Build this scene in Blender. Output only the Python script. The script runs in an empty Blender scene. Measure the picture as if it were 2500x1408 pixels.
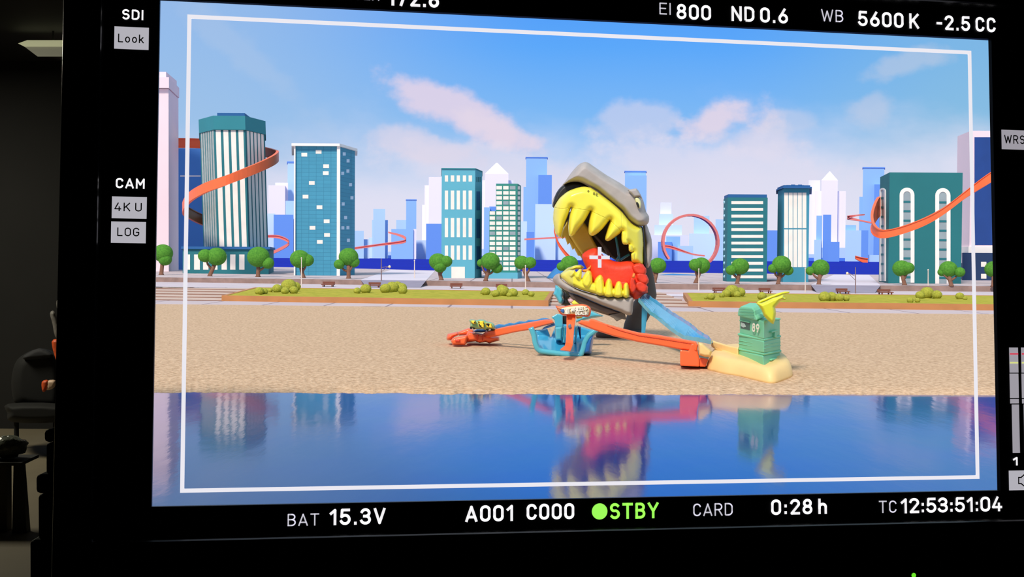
import bpy, bmesh, math, random
import numpy as np
from mathutils import Vector, Matrix
from mathutils.geometry import delaunay_2d_cdt

random.seed(7)
SCN = bpy.context.scene
COL = SCN.collection

# ------------------------------------------------------------------ camera
F, CX, CY = 3000.0, 1250.0, 704.0          # focal length and centre in pixels of the 2500x1408 frame
SC, ZC = 4.0, 1.1                          # set scale, eye height
PITCH, ROLL = math.atan2(78, F), 0.006
_f = Vector((0, math.cos(PITCH), -math.sin(PITCH)))
_r0 = Vector((1, 0, 0)); _u0 = Vector((0, math.sin(PITCH), math.cos(PITCH)))
_r = _r0*math.cos(ROLL) + _u0*math.sin(ROLL)
_u = _u0*math.cos(ROLL) - _r0*math.sin(ROLL)
cam = bpy.data.cameras.new('camera'); cam.sensor_width = 36; cam.lens = 36*F/2500
cam.clip_start = 0.02; cam.clip_end = 1000
camo = bpy.data.objects.new('camera', cam); COL.objects.link(camo)
camo.matrix_world = Matrix(((_r.x, _u.x, -_f.x, 0), (_r.y, _u.y, -_f.y, 0), (_r.z, _u.z, -_f.z, ZC), (0, 0, 0, 1)))
SCN.camera = camo

# ------------------------------------------------------------------ view, sun, sky
SCN.view_settings.view_transform = 'Standard'
SCN.view_settings.look = 'None'
SCN.view_settings.exposure = 0.0
SCN.view_settings.gamma = 1.0
SCN.view_settings.use_curve_mapping = False

sun = bpy.data.lights.new('sun', 'SUN'); sun.energy = 3.3; sun.angle = math.radians(10); sun.color = (1, .92, .80)
suno = bpy.data.objects.new('sun', sun); COL.objects.link(suno)
suno.rotation_euler = Vector((-.40, -.95, 1)).to_track_quat('Z', 'Y').to_euler()
suno.location = (0, 0, 30)

def lin(c):
    return tuple((x/255/12.92 if x/255 <= .04045 else ((x/255+.055)/1.055)**2.4) for x in c)

def build_sky():
    w = bpy.data.worlds.new('sky'); SCN.world = w; w.use_nodes = True
    nt = w.node_tree; nt.nodes.clear()
    N = nt.nodes.new; L = nt.links.new
    out = N('ShaderNodeOutputWorld'); bg = N('ShaderNodeBackground'); L(bg.outputs[0], out.inputs[0])
    tc = N('ShaderNodeTexCoord'); sp = N('ShaderNodeSeparateXYZ'); L(tc.outputs['Generated'], sp.inputs[0])
    def m(op, a, b=None, clamp=False):
        n = N('ShaderNodeMath'); n.operation = op; n.use_clamp = clamp
        for i, x in enumerate((a, b)):
            if x is None: continue
            if isinstance(x, (int, float)): n.inputs[i].default_value = x
            else: L(x, n.inputs[i])
        return n.outputs[0]
    ay = m('MAXIMUM', m('ABSOLUTE', sp.outputs[1]), .15)
    u = m('DIVIDE', sp.outputs[0], ay); v = m('DIVIDE', sp.outputs[2], ay)
    def mix(fac, a, b):
        n = N('ShaderNodeMix'); n.data_type = 'RGBA'
        L(fac, n.inputs[0])
        for s, x in ((6, a), (7, b)):
            if isinstance(x, tuple): n.inputs[s].default_value = x+(1,)
            else: L(x, n.inputs[s])
        return n.outputs[2]
    r = N('ShaderNodeValToRGB'); L(m('MULTIPLY', v, 2.0), r.inputs[0])
    stops = [(0, (228, 230, 246)), (.06, (212, 222, 245)), (.14, (172, 204, 243)), (.22, (128, 186, 244)),
             (.34, (92, 168, 250)), (.44, (78, 152, 248)), (.7, (120, 175, 240)), (1.0, (205, 214, 228))]
    el = r.color_ramp.elements
    el[0].position = 0; el[0].color = lin(stops[0][1])+(1,)
    el[1].position = 1; el[1].color = lin(stops[-1][1])+(1,)
    for p, c in stops[1:-1]:
        e = el.new(p); e.color = lin(c)+(1,)
    col = r.outputs[0]
    # paler towards the left, greener towards the right
    fl = N('ShaderNodeMapRange'); fl.interpolation_type = 'SMOOTHSTEP'; L(u, fl.inputs[0])
    for i, x in enumerate((.04, -.26, 0, .72)): fl.inputs[i+1].default_value = x
    col = mix(fl.outputs[0], col, lin((166, 196, 228)))
    fr = N('ShaderNodeMapRange'); fr.interpolation_type = 'SMOOTHSTEP'; L(u, fr.inputs[0])
    for i, x in enumerate((.16, .38, 0, .62)): fr.inputs[i+1].default_value = x
    col = mix(fr.outputs[0], col, lin((142, 192, 216)))
    cv = N('ShaderNodeCombineXYZ'); L(u, cv.inputs[0]); L(v, cv.inputs[1])
    def noise(scale, detail, sx=1.0, sy=1.0, off=0.0):
        mp = N('ShaderNodeMapping'); L(cv.outputs[0], mp.inputs[0]); mp.inputs[3].default_value = (sx, sy, 1); mp.inputs[1].default_value = (off, off, 0)
        n = N('ShaderNodeTexNoise'); L(mp.outputs[0], n.inputs[0]); n.inputs['Scale'].default_value = scale*2/SC; n.inputs['Detail'].default_value = detail
        n.inputs['Roughness'].default_value = .55
        return n.outputs[0]
    n1 = noise(26, 7); n3 = noise(70, 6, 1, 1.3, 1.9); n2 = noise(9, 6, 1, 1.8, 3.7)
    # low bank of cloud along the horizon
    lo = N('ShaderNodeMapRange'); lo.interpolation_type = 'SMOOTHSTEP'; L(m('ADD', v, m('MULTIPLY', m('SUBTRACT', n2, .5), -.16)), lo.inputs[0])
    for i, x in enumerate((.125, .04, 0, .85)): lo.inputs[i+1].default_value = x
    col = mix(lo.outputs[0], col, lin((230, 227, 244)))
    def cloud(px, py, rx, ry, slope, amt, c):
        du = m('SUBTRACT', u, (px-CX)/F); dv = m('SUBTRACT', v, (626+.006*(px-CX)-py)/F)
        dv2 = m('ADD', dv, m('MULTIPLY', du, slope))
        e = m('POWER', m('ADD', m('POWER', m('ABSOLUTE', m('DIVIDE', du, rx/F)), 2), m('POWER', m('ABSOLUTE', m('DIVIDE', dv2, ry/F)), 2)), .5)
        e = m('ADD', e, m('MULTIPLY', m('SUBTRACT', n1, .5), 2.0))
        e = m('ADD', e, m('MULTIPLY', m('SUBTRACT', n2, .5), 1.2))
        e = m('ADD', e, m('MULTIPLY', m('SUBTRACT', n3, .5), 1.3))
        mr = N('ShaderNodeMapRange'); mr.interpolation_type = 'SMOOTHSTEP'; L(e, mr.inputs[0])
        for i, x in enumerate((1.15, .45, 0, amt)): mr.inputs[i+1].default_value = x
        front = m('GREATER_THAN', sp.outputs[1], 0)
        return mix(m('MULTIPLY', mr.outputs[0], front), col_[0], c)
    col_ = [col]
    for a in ((1120, 272, 215, 52, .42, .88, lin((226, 212, 232))), (1215, 318, 110, 38, .3, .7, lin((229, 216, 232))),
              (1760, 290, 120, 62, -.15, .92, lin((226, 214, 232))), (1570, 300, 120, 48, -.1, .55, lin((214, 214, 236))),
              (1850, 350, 150, 50, .1, .6, lin((222, 216, 234))), (1780, 420, 360, 90, 0, .7, lin((226, 222, 240))), (1180, 410, 260, 60, .1, .6, lin((228, 222, 238))), (1020, 360, 130, 40, .2, .6, lin((226, 216, 232))),
              (2190, 165, 120, 34, -.25, .5, lin((196, 206, 226))), (2120, 270, 75, 45, -.1, .45, lin((204, 208, 228))),
              (640, 170, 200, 60, .8, .22, lin((190, 205, 228))), (1930, 300, 80, 35, 0, .4, lin((210, 212, 232)))):
        col_[0] = cloud(*a)
    L(col_[0], bg.inputs[0]); bg.inputs[1].default_value = 1.0
build_sky()

# ------------------------------------------------------------------ mapping helpers
EYE = Vector((0, 0, ZC))
def ray(px, py): return _f + _r*((px-CX)/F) - _u*((py-CY)/F)
def P(px, py, Y):
    "world point on the sight line through a pixel at set depth Y"
    d = ray(px, py); return EYE + d*(Y*SC/d.y)
def G(px, py, h):
    "world point where that sight line meets the level h below the eye (set units)"
    d = ray(px, py); return EYE + d*(-h*SC/d.z)
def PR(px, py, Y): return P(px, py, Y/SC)
def YG(px, py, h): return G(px, py, h).y/SC
def lvl(h): return ZC - h*SC
def cv(pts, ox, oy, s): return [(ox+x/s, oy+y/s) for x, y in pts]

# ------------------------------------------------------------------ materials
MATS = {}
def mat(name, rgb, rough=.5, var=.06, scale=20, bump=0, spec=.5, emit=None, metal=0, rgb2=None, coat=0, detail=4):
    if name in MATS: return MATS[name]
    mt = bpy.data.materials.new(name); MATS[name] = mt; mt.use_nodes = True
    nt = mt.node_tree; b = nt.nodes['Principled BSDF']
    b.inputs['Roughness'].default_value = rough; b.inputs['Metallic'].default_value = metal
    b.inputs['Specular IOR Level'].default_value = spec
    if coat: b.inputs['Coat Weight'].default_value = coat; b.inputs['Coat Roughness'].default_value = .08
    c = lin(rgb)
    tc = nt.nodes.new('ShaderNodeTexCoord'); n = nt.nodes.new('ShaderNodeTexNoise')
    n.inputs['Scale'].default_value = scale*2/SC; n.inputs['Detail'].default_value = detail
    nt.links.new(tc.outputs['Object'], n.inputs[0])
    mx = nt.nodes.new('ShaderNodeMix'); mx.data_type = 'RGBA'
    d = lin(rgb2) if rgb2 else tuple(x*(1-2*var) for x in c)
    mx.inputs[6].default_value = d+(1,); mx.inputs[7].default_value = (c if rgb2 else tuple(min(1, x*(1+var)) for x in c))+(1,)
    r = nt.nodes.new('ShaderNodeMapRange'); nt.links.new(n.outputs[0], r.inputs[0]); r.inputs[1].default_value = .3; r.inputs[2].default_value = .7
    nt.links.new(r.outputs[0], mx.inputs[0]); nt.links.new(mx.outputs[2], b.inputs['Base Color'])
    if bump:
        bp = nt.nodes.new('ShaderNodeBump'); bp.inputs['Strength'].default_value = bump; bp.inputs['Distance'].default_value = .01*SC/2
        nt.links.new(n.outputs[0], bp.inputs['Height']); nt.links.new(bp.outputs[0], b.inputs['Normal'])
    if emit is not None:
        nt.links.new(mx.outputs[2], b.inputs['Emission Color']); b.inputs['Emission Strength'].default_value = emit
    return mt

def screen_mat(name, rgb, k=1.0):
    "self-lit graphics of the display"
    mt = mat(name, rgb, var=0.01, emit=k, rough=.6, spec=.1)
    return mt

# ------------------------------------------------------------------ mesh builder
class MB:
    def __init__(s): s.v = []; s.f = []
    def add(s, vs, fs):
        o = len(s.v); s.v += [Vector(x) for x in vs]; s.f += [tuple(i+o for i in f) for f in fs]; return s
    def loft(s, rings, cap=True, closed=True):
        n = len(rings[0]); o = len(s.v)
        for r in rings: s.v += [Vector(x) for x in r]
        for k in range(len(rings)-1):
            for i in range(n if closed else n-1):
                a = o+k*n+i; b = o+k*n+(i+1) % n
                s.f.append((a, b, b+n, a+n))
        if cap and closed:
            s.f.append(tuple(o+i for i in range(n))[::-1]); s.f.append(tuple(o+(len(rings)-1)*n+i for i in range(n)))
        return s
    def prism(s, pts, vec):
        vec = Vector(vec); return s.loft([[Vector(p) for p in pts], [Vector(p)+vec for p in pts]])
    def box(s, a, b):
        (x0, y0, z0), (x1, y1, z1) = a, b
        return s.prism([(x0, y0, z0), (x1, y0, z0), (x1, y1, z0), (x0, y1, z0)], (0, 0, z1-z0))
    def tube(s, pts, r, n=8):
        pts = [Vector(p) for p in pts]; rings = []
        rs = r if isinstance(r, (list, tuple)) else [r]*len(pts)
        ref = None
        for i, p in enumerate(pts):
            t = (pts[min(i+1, len(pts)-1)]-pts[max(i-1, 0)]).normalized()
            if ref is None: ref = t.orthogonal().normalized()
            a = (ref - t*ref.dot(t)).normalized(); ref = a; b = t.cross(a)
            rings.append([p + (a*math.cos(2*math.pi*k/n)+b*math.sin(2*math.pi*k/n))*rs[i] for k in range(n)])
        return s.loft(rings)
    def ell(s, c, rx, ry, rz, n=20, m=12, bumpy=0):
        c = Vector(c); rings = []
        for j in range(m+1):
            th = math.pi*j/m; st = max(math.sin(th), .02)
            rings.append([c+Vector((rx*st*math.cos(2*math.pi*i/n), ry*st*math.sin(2*math.pi*i/n), -rz*math.cos(th)))*(1+bumpy*(random.random()-.5)) for i in range(n)])
        return s.loft(rings)
    def build(s, name, m, parent=None, smooth=False, bevel=0, label=None, seg=2):
        me = bpy.data.meshes.new(name)
        off = parent.matrix_world_loc if False else (Vector(parent['_loc']) if parent is not None and '_loc' in parent else Vector((0, 0, 0)))
        bm = bmesh.new(); vs = [bm.verts.new(v-off) for v in s.v]
        for f in s.f:
            if len(set(f)) < 3: continue
            try: bm.faces.new([vs[i] for i in f])
            except ValueError: pass
        bmesh.ops.recalc_face_normals(bm, faces=bm.faces)
        bm.to_mesh(me); bm.free()
        for p in me.polygons: p.use_smooth = smooth
        me.materials.append(m)
        o = bpy.data.objects.new(name, me); COL.objects.link(o)
        if parent is not None: o.parent = parent; o['_loc'] = parent['_loc'] if '_loc' in parent else (0, 0, 0)
        if bevel:
            b = o.modifiers.new('bevel', 'BEVEL'); b.width = bevel; b.segments = seg; b.limit_method = 'ANGLE'; b.angle_limit = math.radians(40)
        if label: o['label'] = label
        return o

def thing(name, label, cat, loc, group=None):
    o = bpy.data.objects.new(name, None); COL.objects.link(o); o.empty_display_size = .05
    o.location = loc; o['_loc'] = tuple(loc); o['label'] = label; o['category'] = cat
    if group: o['group'] = group
    return o
def tag(o, label, cat, group=None):
    o['label'] = label; o['category'] = cat
    if group: o['group'] = group
    return o
def struct(o): o['kind'] = 'structure'; return o

def smooth_poly(pts, k=4):
    n = len(pts); out = []
    for i in range(n):
        p0, p1, p2, p3 = (Vector(pts[(i+j-1) % n]) for j in range(4))
        for q in range(k):
            t = q/k
            out.append(tuple(.5*((2*p1)+(p2-p0)*t+(2*p0-5*p1+4*p2-p3)*t*t+(3*p1-p0-3*p2+p3)*t**3)))
    return out

def inflate(mb, poly, Y, thick, R, step=2.0, smooth=0, power=.5, back=1.0, field=None):
    """solid whose outline seen from the set's front is poly; it swells by thick (set metres) within R pixels of the edge.
    Y may be a number or a function of (px, py)."""
    if smooth: poly = smooth_poly(poly, smooth)
    Yf = Y if callable(Y) else (lambda a, b: Y)
    A = np.array(poly); B = np.roll(A, -1, 0)
    # resample the outline
    ring = []
    for a, b in zip(A, B):
        n = max(1, int(np.hypot(*(b-a))/(step*1.2)))
        for k in range(n): ring.append(tuple(a+(b-a)*k/n))
    x0, y0 = A.min(0); x1, y1 = A.max(0)
    inner = []
    def inside(x, y):
        c = False
        for (ax, ay), (bx, by) in zip(A, B):
            if (ay > y) != (by > y) and x < (bx-ax)*(y-ay)/(by-ay)+ax: c = not c
        return c
    def dist(x, y):
        p = np.array((x, y)); d = B-A; L = (d*d).sum(1); L[L == 0] = 1e-9
        t = np.clip(((p-A)*d).sum(1)/L, 0, 1)
        return float(np.sqrt((((A+d*t[:, None])-p)**2).sum(1).min()))
    yy = y0+step*.5; row = 0
    while yy < y1:
        xx = x0+(step*.5 if row % 2 else step)
        while xx < x1:
            if inside(xx, yy) and dist(xx, yy) > step*.55: inner.append((xx, yy))
            xx += step
        yy += step*.87; row += 1
    pts = [Vector(p) for p in ring+inner]; nr = len(ring)
    res = delaunay_2d_cdt(pts, [], [list(range(nr))], 1, 1e-5)
    V, Fc = res[0], res[2]
    o = len(mb.v); nv = len(V)
    if field is not None:
        FA = np.array(field); FB = np.roll(FA, -1, 0)
        def fdist(x, y):
            p = np.array((x, y)); d = FB-FA; L = (d*d).sum(1); L[L == 0] = 1e-9
            t = np.clip(((p-FA)*d).sum(1)/L, 0, 1)
            return float(np.sqrt((((FA+d*t[:, None])-p)**2).sum(1).min()))
    else: fdist = dist
    fr, bk = [], []
    for p in V:
        d = min(fdist(p.x, p.y)/R, 1.0)
        d = thick*(1-(1-d)**2)**power
        yc = Yf(p.x, p.y)
        fr.append(P(p.x, p.y, yc-d)); bk.append(P(p.x, p.y, yc+d*back))
    own = [dist(p.x, p.y) < 1e-3 for p in V]
    idx_b = []; extra = []
    for i in range(nv):
        if own[i] and field is None: idx_b.append(o+i)
        else: idx_b.append(o+nv+len(extra)); extra.append(bk[i])
    mb.v += fr+extra
    cnt = {}
    for f in Fc:
        mb.f.append(tuple(o+i for i in f)); mb.f.append(tuple(idx_b[i] for i in reversed(f)))
        for k in range(len(f)):
            e = (f[k], f[(k+1) % len(f)]); cnt[tuple(sorted(e))] = cnt.get(tuple(sorted(e)), 0)+1
    if field is not None:
        for (i, j), c in cnt.items():
            if c == 1: mb.f.append((o+i, o+j, idx_b[j], idx_b[i]))
    return mb

def slab(mb, poly, Y, d):
    "flat-faced plate of thickness d (set metres) with the outline poly"
    Yf = Y if callable(Y) else (lambda a, b: Y)
    return mb.loft([[P(x, y, Yf(x, y)) for x, y in poly], [P(x, y, Yf(x, y)+d) for x, y in poly]])

# ------------------------------------------------------------------ THE DARK ROOM AROUND THE MONITOR
M_black = mat('black_paint', (16, 16, 18), .8, .2, 3)
M_dark = mat('charcoal_paint', (24, 23, 23), .85, .25, 2)
M_floor = mat('studio_floor', (122, 112, 92), .7, .12, 1.5)
SIDE = (215-CX)/F                         # sight line the partition follows
def wall(name, a, b, z0, z1, t, m=M_black):
    a = Vector((*a, 0)); b = Vector((*b, 0)); n = (b-a).cross(Vector((0, 0, 1))).normalized()*t
    mb = MB(); mb.prism([a+Vector((0, 0, z0)), b+Vector((0, 0, z0)), b+n+Vector((0, 0, z0)), a+n+Vector((0, 0, z0))], (0, 0, z1-z0))
    return struct(mb.build(name, m))
YW, YB, ZT = 1.06, 7.8, 2.3
wall('wall_back', (SIDE*YB-.1, YB), (-5.6, YB), 0, ZT, -.1, M_dark)
wall('wall_left', (-5.5, YB), (-5.5, -1.6), 0, ZT, -.1)
wall('wall_rear', (-5.5, -1.5), (2.2, -1.5), 0, ZT, -.1)
wall('wall_right', (2.2, -1.5), (2.2, 1.6), 0, ZT, -.1)
poly = [(-5.6, -1.6), (2.3, -1.6), (2.3, 1.45), (.3, .98), (-.2, .84), (SIDE*YB+.02, YB+.1), (-5.6, YB+.1)]
struct(MB().prism([(x, y, -.05) for x, y in poly], (0, 0, .05)).build('floor', M_floor))
struct(MB().prism([(x, y, ZT) for x, y in poly], (0, 0, .06)).build('ceiling', M_black))

# ------------------------------------------------------------------ MONITOR
C4 = [(391, -3), (2421, 95), (2442, 1197), (369, 1237)]
A_ = np.stack([np.array(((x-CX)/F, -(y-CY)/F, 1))*(1, -1, 1, -1)[i] for i, (x, y) in enumerate(C4)], 1)
lam = np.linalg.svd(A_)[2][3]; lam = lam/lam[0]
DEP = .76
Q = [EYE + ray(*c)*float(lam[i]*DEP) for i, c in enumerate(C4)]
MC = (Q[0]+Q[1]+Q[2]+Q[3])/4
ex = (Q[1]-Q[0]+Q[2]-Q[3]).normalized(); ey = (Q[0]-Q[3]+Q[1]-Q[2]); ey = (ey-ex*ey.dot(ex)).normalized(); ez = ex.cross(ey)
MW = Matrix(((ex.x, ey.x, ez.x, MC.x), (ex.y, ey.y, ez.y, MC.y), (ex.z, ey.z, ez.z, MC.z), (0, 0, 0, 1)))
def S(px, py, z=0):
    "monitor-local point under a pixel, on the plane z in front of the display"
    d = ray(px, py); t = (MC+ez*z-EYE).dot(ez)/d.dot(ez); p = EYE+d*t-MC
    return Vector((p.dot(ex), p.dot(ey), z))
mon = bpy.data.objects.new('field_monitor', None); COL.objects.link(mon); mon.matrix_world = MW
mon['label'] = 'large black camera monitor with white readouts framing the toy beach set'; mon['category'] = 'monitor'
M_panel = mat('display_black', (6, 6, 11), .45, .1, 30, spec=.25)
M_case = mat('monitor_case', (9, 9, 10), .55, .15, 40, spec=.3)
M_bez = mat('monitor_bezel', (5, 5, 6), .24, .1, 30, spec=.5)
M_w = screen_mat('readout_white', (246, 244, 246)); M_g = screen_mat('readout_grey', (196, 194, 204)); M_gr = screen_mat('readout_green', (158, 252, 92))
M_btn = screen_mat('button_grey', (178, 176, 184)); M_btn2 = screen_mat('button_dim', (158, 154, 162)); M_ink = mat('button_ink', (22, 22, 26), .6, .05)
M_line = screen_mat('guide_white', (236, 234, 242)); M_red = screen_mat('mark_red', (205, 70, 90)); M_yel = screen_mat('mark_yellow', (214, 220, 130))

pic = [S(*c) for c in C4]
X1 = abs(pic[0].x+pic[3].x)/2; Y1 = abs(pic[0].y+pic[1].y)/2        # picture half size
XI = -S(246, 600).x; YIb = S(1500, 1285).y; YIt = S(2110, 8).y
XO = -S(152, 600).x; YOb = S(1250, 1470).y; YOt = -YOb
def ringbox(mb, o, i, z0, z1):
    (ox0, oy0, ox1, oy1), (ix0, iy0, ix1, iy1) = o, i
    O = [(ox0, oy0), (ox1, oy0), (ox1, oy1), (ox0, oy1)]; I = [(ix0, iy0), (ix1, iy0), (ix1, iy1), (ix0, iy1)]
    rings = [[(*p, z) for p in R_] for R_, z in ((O, z0), (O, z1), (I, z1), (I, z0), (O, z0))]
    return mb.loft(rings, cap=False)
ringbox(MB(), (-XI, YIb, XI, YIt), (-X1, -Y1, X1, Y1), -.004, 0).build('display_panel', M_panel, mon)
ringbox(MB(), (-XO, YOb, XO, YOt), (-XI, YIb, XI, YIt), -.004, .014).build('bezel', M_bez, mon, bevel=.002)
mb = MB()
ringbox(mb, (-XO+.004, YOb+.004, XO-.004, YOt-.004), (-XO+.016, YOb+.016, XO-.016, YOt-.016), -.03, -.0045)
mb.build('housing', M_case, mon, bevel=.006)

# added unseen wall parallel to the monitor and partition behind, blocking the set's daylight
mb = MB()
zb0, zt0 = -MC.z-.05, ZT-MC.z+.1
PL = S(188, 600, -.07).x
ringbox(mb, (PL, zb0, 2.3, zt0), (-X1-.03, -Y1-.05, X1+.075, Y1+.05), -.07, -.035)
o = mb.build('light_block_front', M_black); o.matrix_world = MW; struct(o)
e0 = MC+ex*PL-ez*.07
wall('light_block_partition', (e0.x, e0.y), (SIDE*YB-.02, YB), 0, ZT, .015)
# --- lettering: a rounded engineering face drawn as strokes
def arc(cx, cy, rx, ry, a0, a1, n=14):
    return [(cx+rx*math.cos(math.radians(a0+(a1-a0)*k/n)), cy+ry*math.sin(math.radians(a0+(a1-a0)*k/n))) for k in range(n+1)]
def stad(w=.5):
    r = w/2; return arc(r, 1-r, r, r, 0, 180)+arc(r, r, r, r, 180, 360)+[(w, 1-r)]
GL = {
 '0': (.5, [stad(.5)]), 'O': (.54, [stad(.54)]), 'o': (.44, [arc(.22, .33, .22, .33, 0, 360, 22)]),
 '1': (.3, [[(.02, .76), (.26, 1), (.26, 0)]]),
 '2': (.5, [arc(.25, .74, .25, .26, 165, -22)+[(.02, 0), (.5, 0)]]),
 '3': (.5, [arc(.24, .755, .23, .245, 160, -80)+[(.18, .52)], [(.18, .52)]+arc(.24, .26, .26, .26, 80, -160)]),
 '4': (.54, [[(.3, 1), (0, .24), (.54, .24)], [(.4, .5), (.4, 0)]]),
 '5': (.5, [[(.46, 1), (.06, 1), (.03, .5)]+arc(.24, .31, .26, .31, 115, -155)]),
 '6': (.5, [[(.34, 1), (.06, .45)], arc(.25, .29, .25, .29, 0, 360, 24)]),
 '7': (.5, [[(0, 1), (.5, 1), (.17, 0)]]),
 '8': (.5, [arc(.25, .765, .215, .235, 0, 360, 22), arc(.25, .265, .25, .265, 0, 360, 24)]),
 '9': (.5, [[(.16, 0), (.44, .55)], arc(.25, .71, .25, .29, 0, 360, 24)]),
 '.': (.08, [[(.04, .0), (.04, .03)]]), ':': (.1, [[(.05, .05), (.05, .08)], [(.05, .57), (.05, .6)]]),
 '-': (.3, [[(.02, .42), (.28, .42)]]), ' ': (.16, []),
 'A': (.6, [[(0, 0), (.3, 1), (.6, 0)], [(.11, .26), (.49, .26)]]),
 'B': (.5, [[(0, 0), (0, 1), (.25, 1)]+arc(.25, .765, .22, .235, 90, -90)+[(0, .53)], [(.25, .53)]+arc(.25, .265, .25, .265, 90, -90)+[(0, 0)]]),
 'C': (.52, [arc(.27, .73, .25, .27, 15, 180)+arc(.27, .27, .25, .27, 180, 345)]),
 'D': (.52, [[(0, 0), (0, 1), (.22, 1)]+arc(.22, .7, .3, .3, 90, 0)+arc(.22, .3, .3, .3, 0, -90)+[(0, 0)]]),
 'E': (.46, [[(.46, 1), (0, 1), (0, 0), (.46, 0)], [(0, .52), (.4, .52)]]),
 'G': (.54, [arc(.27, .73, .27, .27, 20, 180)+arc(.27, .27, .27, .27, 180, 360)+[(.54, .47), (.3, .47)]]),
 'H': (.52, [[(0, 0), (0, 1)], [(.52, 0), (.52, 1)], [(0, .52), (.52, .52)]]),
 'I': (.02, [[(.01, 0), (.01, 1)]]),
 'K': (.52, [[(0, 0), (0, 1)], [(.5, 1), (.02, .38)], [(.18, .58), (.52, 0)]]),
 'L': (.44, [[(0, 1), (0, 0), (.44, 0)]]),
 'M': (.62, [[(0, 0), (0, 1), (.31, .35), (.62, 1), (.62, 0)]]),
 'N': (.54, [[(0, 0), (0, 1), (.54, 0), (.54, 1)]]),
 'R': (.52, [[(0, 0), (0, 1), (.26, 1)]+arc(.26, .74, .25, .26, 90, -90)+[(0, .48)], [(.27, .48), (.52, 0)]]),
 'S': (.5, [arc(.25, .75, .24, .25, 35, 250)+arc(.25, .27, .25, .27, 75, -145)]),
 'T': (.54, [[(0, 1), (.54, 1)], [(.27, 1), (.27, 0)]]),
 'U': (.52, [[(0, 1), (0, .26)]+arc(.26, .26, .26, .26, 180, 360)+[(.52, 1)]]),
 'V': (.56, [[(0, 1), (.28, 0), (.56, 1)]]),
 'W': (.84, [[(0, 1), (.2, 0), (.42, .9), (.64, 0), (.84, 1)]]),
 'Y': (.56, [[(0, 1), (.28, .45), (.56, 1)], [(.28, .45), (.28, 0)]]),
 'h': (.42, [[(0, 0), (0, 1)], [(0, .42)]+arc(.21, .46, .21, .21, 170, 0)+[(.42, 0)]]),
 'k': (.42, [[(0, 0), (0, 1)], [(.38, .66), (.02, .24)], [(.14, .4), (.42, 0)]]),
}
def strokes(text, sw, gap):
    x = 0; out = []
    for ch in text:
        w, st = GL[ch]
        for s in st: out.append([(x+a, b) for a, b in s])
        x += w+(gap+sw if ch != ' ' else gap*.4)
    return out, x-gap-sw
def text_mesh(mb, text, O, U, V, sw, gap, width, z, eps=0.0):
    """text as flat strokes: O = lower-left corner, U/V unit vectors, V scaled to the cap height"""
    st, tot = strokes(text, sw, gap)
    H = V.length; vy = V.normalized(); sk = H*(1-sw)             # skeleton height
    kx = (width-sw*H)/max(tot, 1e-6) if tot > .03 else sk
    hw = sw*H/2
    def pt(a, b): return O+U*(hw+a*kx)+vy*(hw+b*sk)
    for s in st:
        p = [pt(*q) for q in s]
        for i in range(len(p)-1):
            d = (p[i+1]-p[i]).normalized(); n = z.cross(d)*hw
            e0 = d*(hw if i == 0 else 0); e1 = d*(hw if i == len(p)-2 else 0)
            closed = (p[0]-p[-1]).length < hw*.2
            if closed: e0 = e1 = d*0
            lift = z*(eps*len(mb.f))
            mb.add([p[i]-n-e0*.98+lift, p[i+1]-n+e1*.98+lift, p[i+1]+n+e1*.98+lift, p[i]+n-e0*.98+lift], [(0, 1, 2, 3)])
        for q in p[1:-1]:
            lift = z*(eps*len(mb.f))
            mb.add([q+lift+(U*math.cos(k*math.pi/5)+vy*math.sin(k*math.pi/5))*hw for k in range(10)], [tuple(range(10))])
    return mb
ZV = Vector((0, 0, 1))
def readout(name, text, x0, y0, x1, y1, cap, m, sw=.165, gap=.17, parent=None, z=.0006, label=None):
    a = S(x0, y0, z); b = S(x1, y1, z)
    U = (b-a).normalized(); U = Vector((1, 0, 0))
    H = (S(x0, y0-cap, z)-a).length
    mb = text_mesh(MB(), text, a, U, Vector((0, 1, 0))*H, sw, gap, (b-a).length, ZV)
    return mb.build(name, m, parent or mon, label=label)
TH = .10
readout('shutter_caption', 'SHUTTER', 776, -6, 926, 2, 30, M_g, .11)
readout('shutter_readout', '172.8', 946, 13, 1072, 18, 42, M_w)
readout('sensitivity_caption', 'EI', 1610, 35, 1638, 37, 29, M_g, .11)
readout('sensitivity_readout', '800', 1652, 46, 1736, 48, 37, M_w)
readout('filter_readout', 'ND 0.6', 1786, 51, 1924, 57, 37, M_w)
readout('balance_caption', 'WB', 2005, 52, 2059, 55, 30, M_g, .11)
readout('balance_readout', '5600 K', 2095, 63, 2244, 69, 37, M_w)
readout('tint_readout', '-2.5 CC', 2286, 72, 2431, 78, 36, M_w)
readout('input_caption', 'SDI', 298, 47, 350, 48, 25, M_w, .16)
readout('camera_caption', 'CAM', 282, 459, 353, 460, 25, M_w, .16)
readout('battery_caption', 'BAT', 702, 1284, 779, 1282, 30, M_g, .11)
readout('battery_readout', '15.3V', 804, 1282, 941, 1279, 40, M_w)
readout('reel_readout', 'A001', 1136, 1274, 1254, 1271, 40, M_w)
readout('clip_readout', 'C000', 1285, 1269, 1402, 1267, 39, M_w)
readout('standby_readout', 'STBY', 1489, 1267, 1608, 1265, 39, M_gr)
readout('card_caption', 'CARD', 1692, 1260, 1789, 1258, 31, M_g, .11)
readout('card_readout', '0:28 h', 1883, 1257, 2019, 1256, 38, M_w)
readout('timecode_caption', 'TC', 2146, 1252, 2189, 1251, 30, M_g, .11)
readout('timecode_readout', '12:53:51:04', 2199, 1253, 2447, 1248, 37, M_w, .165, .1)
readout('channel_caption', '1', 2473, 1136, 2486, 1136, 21, M_w, .22)
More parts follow.
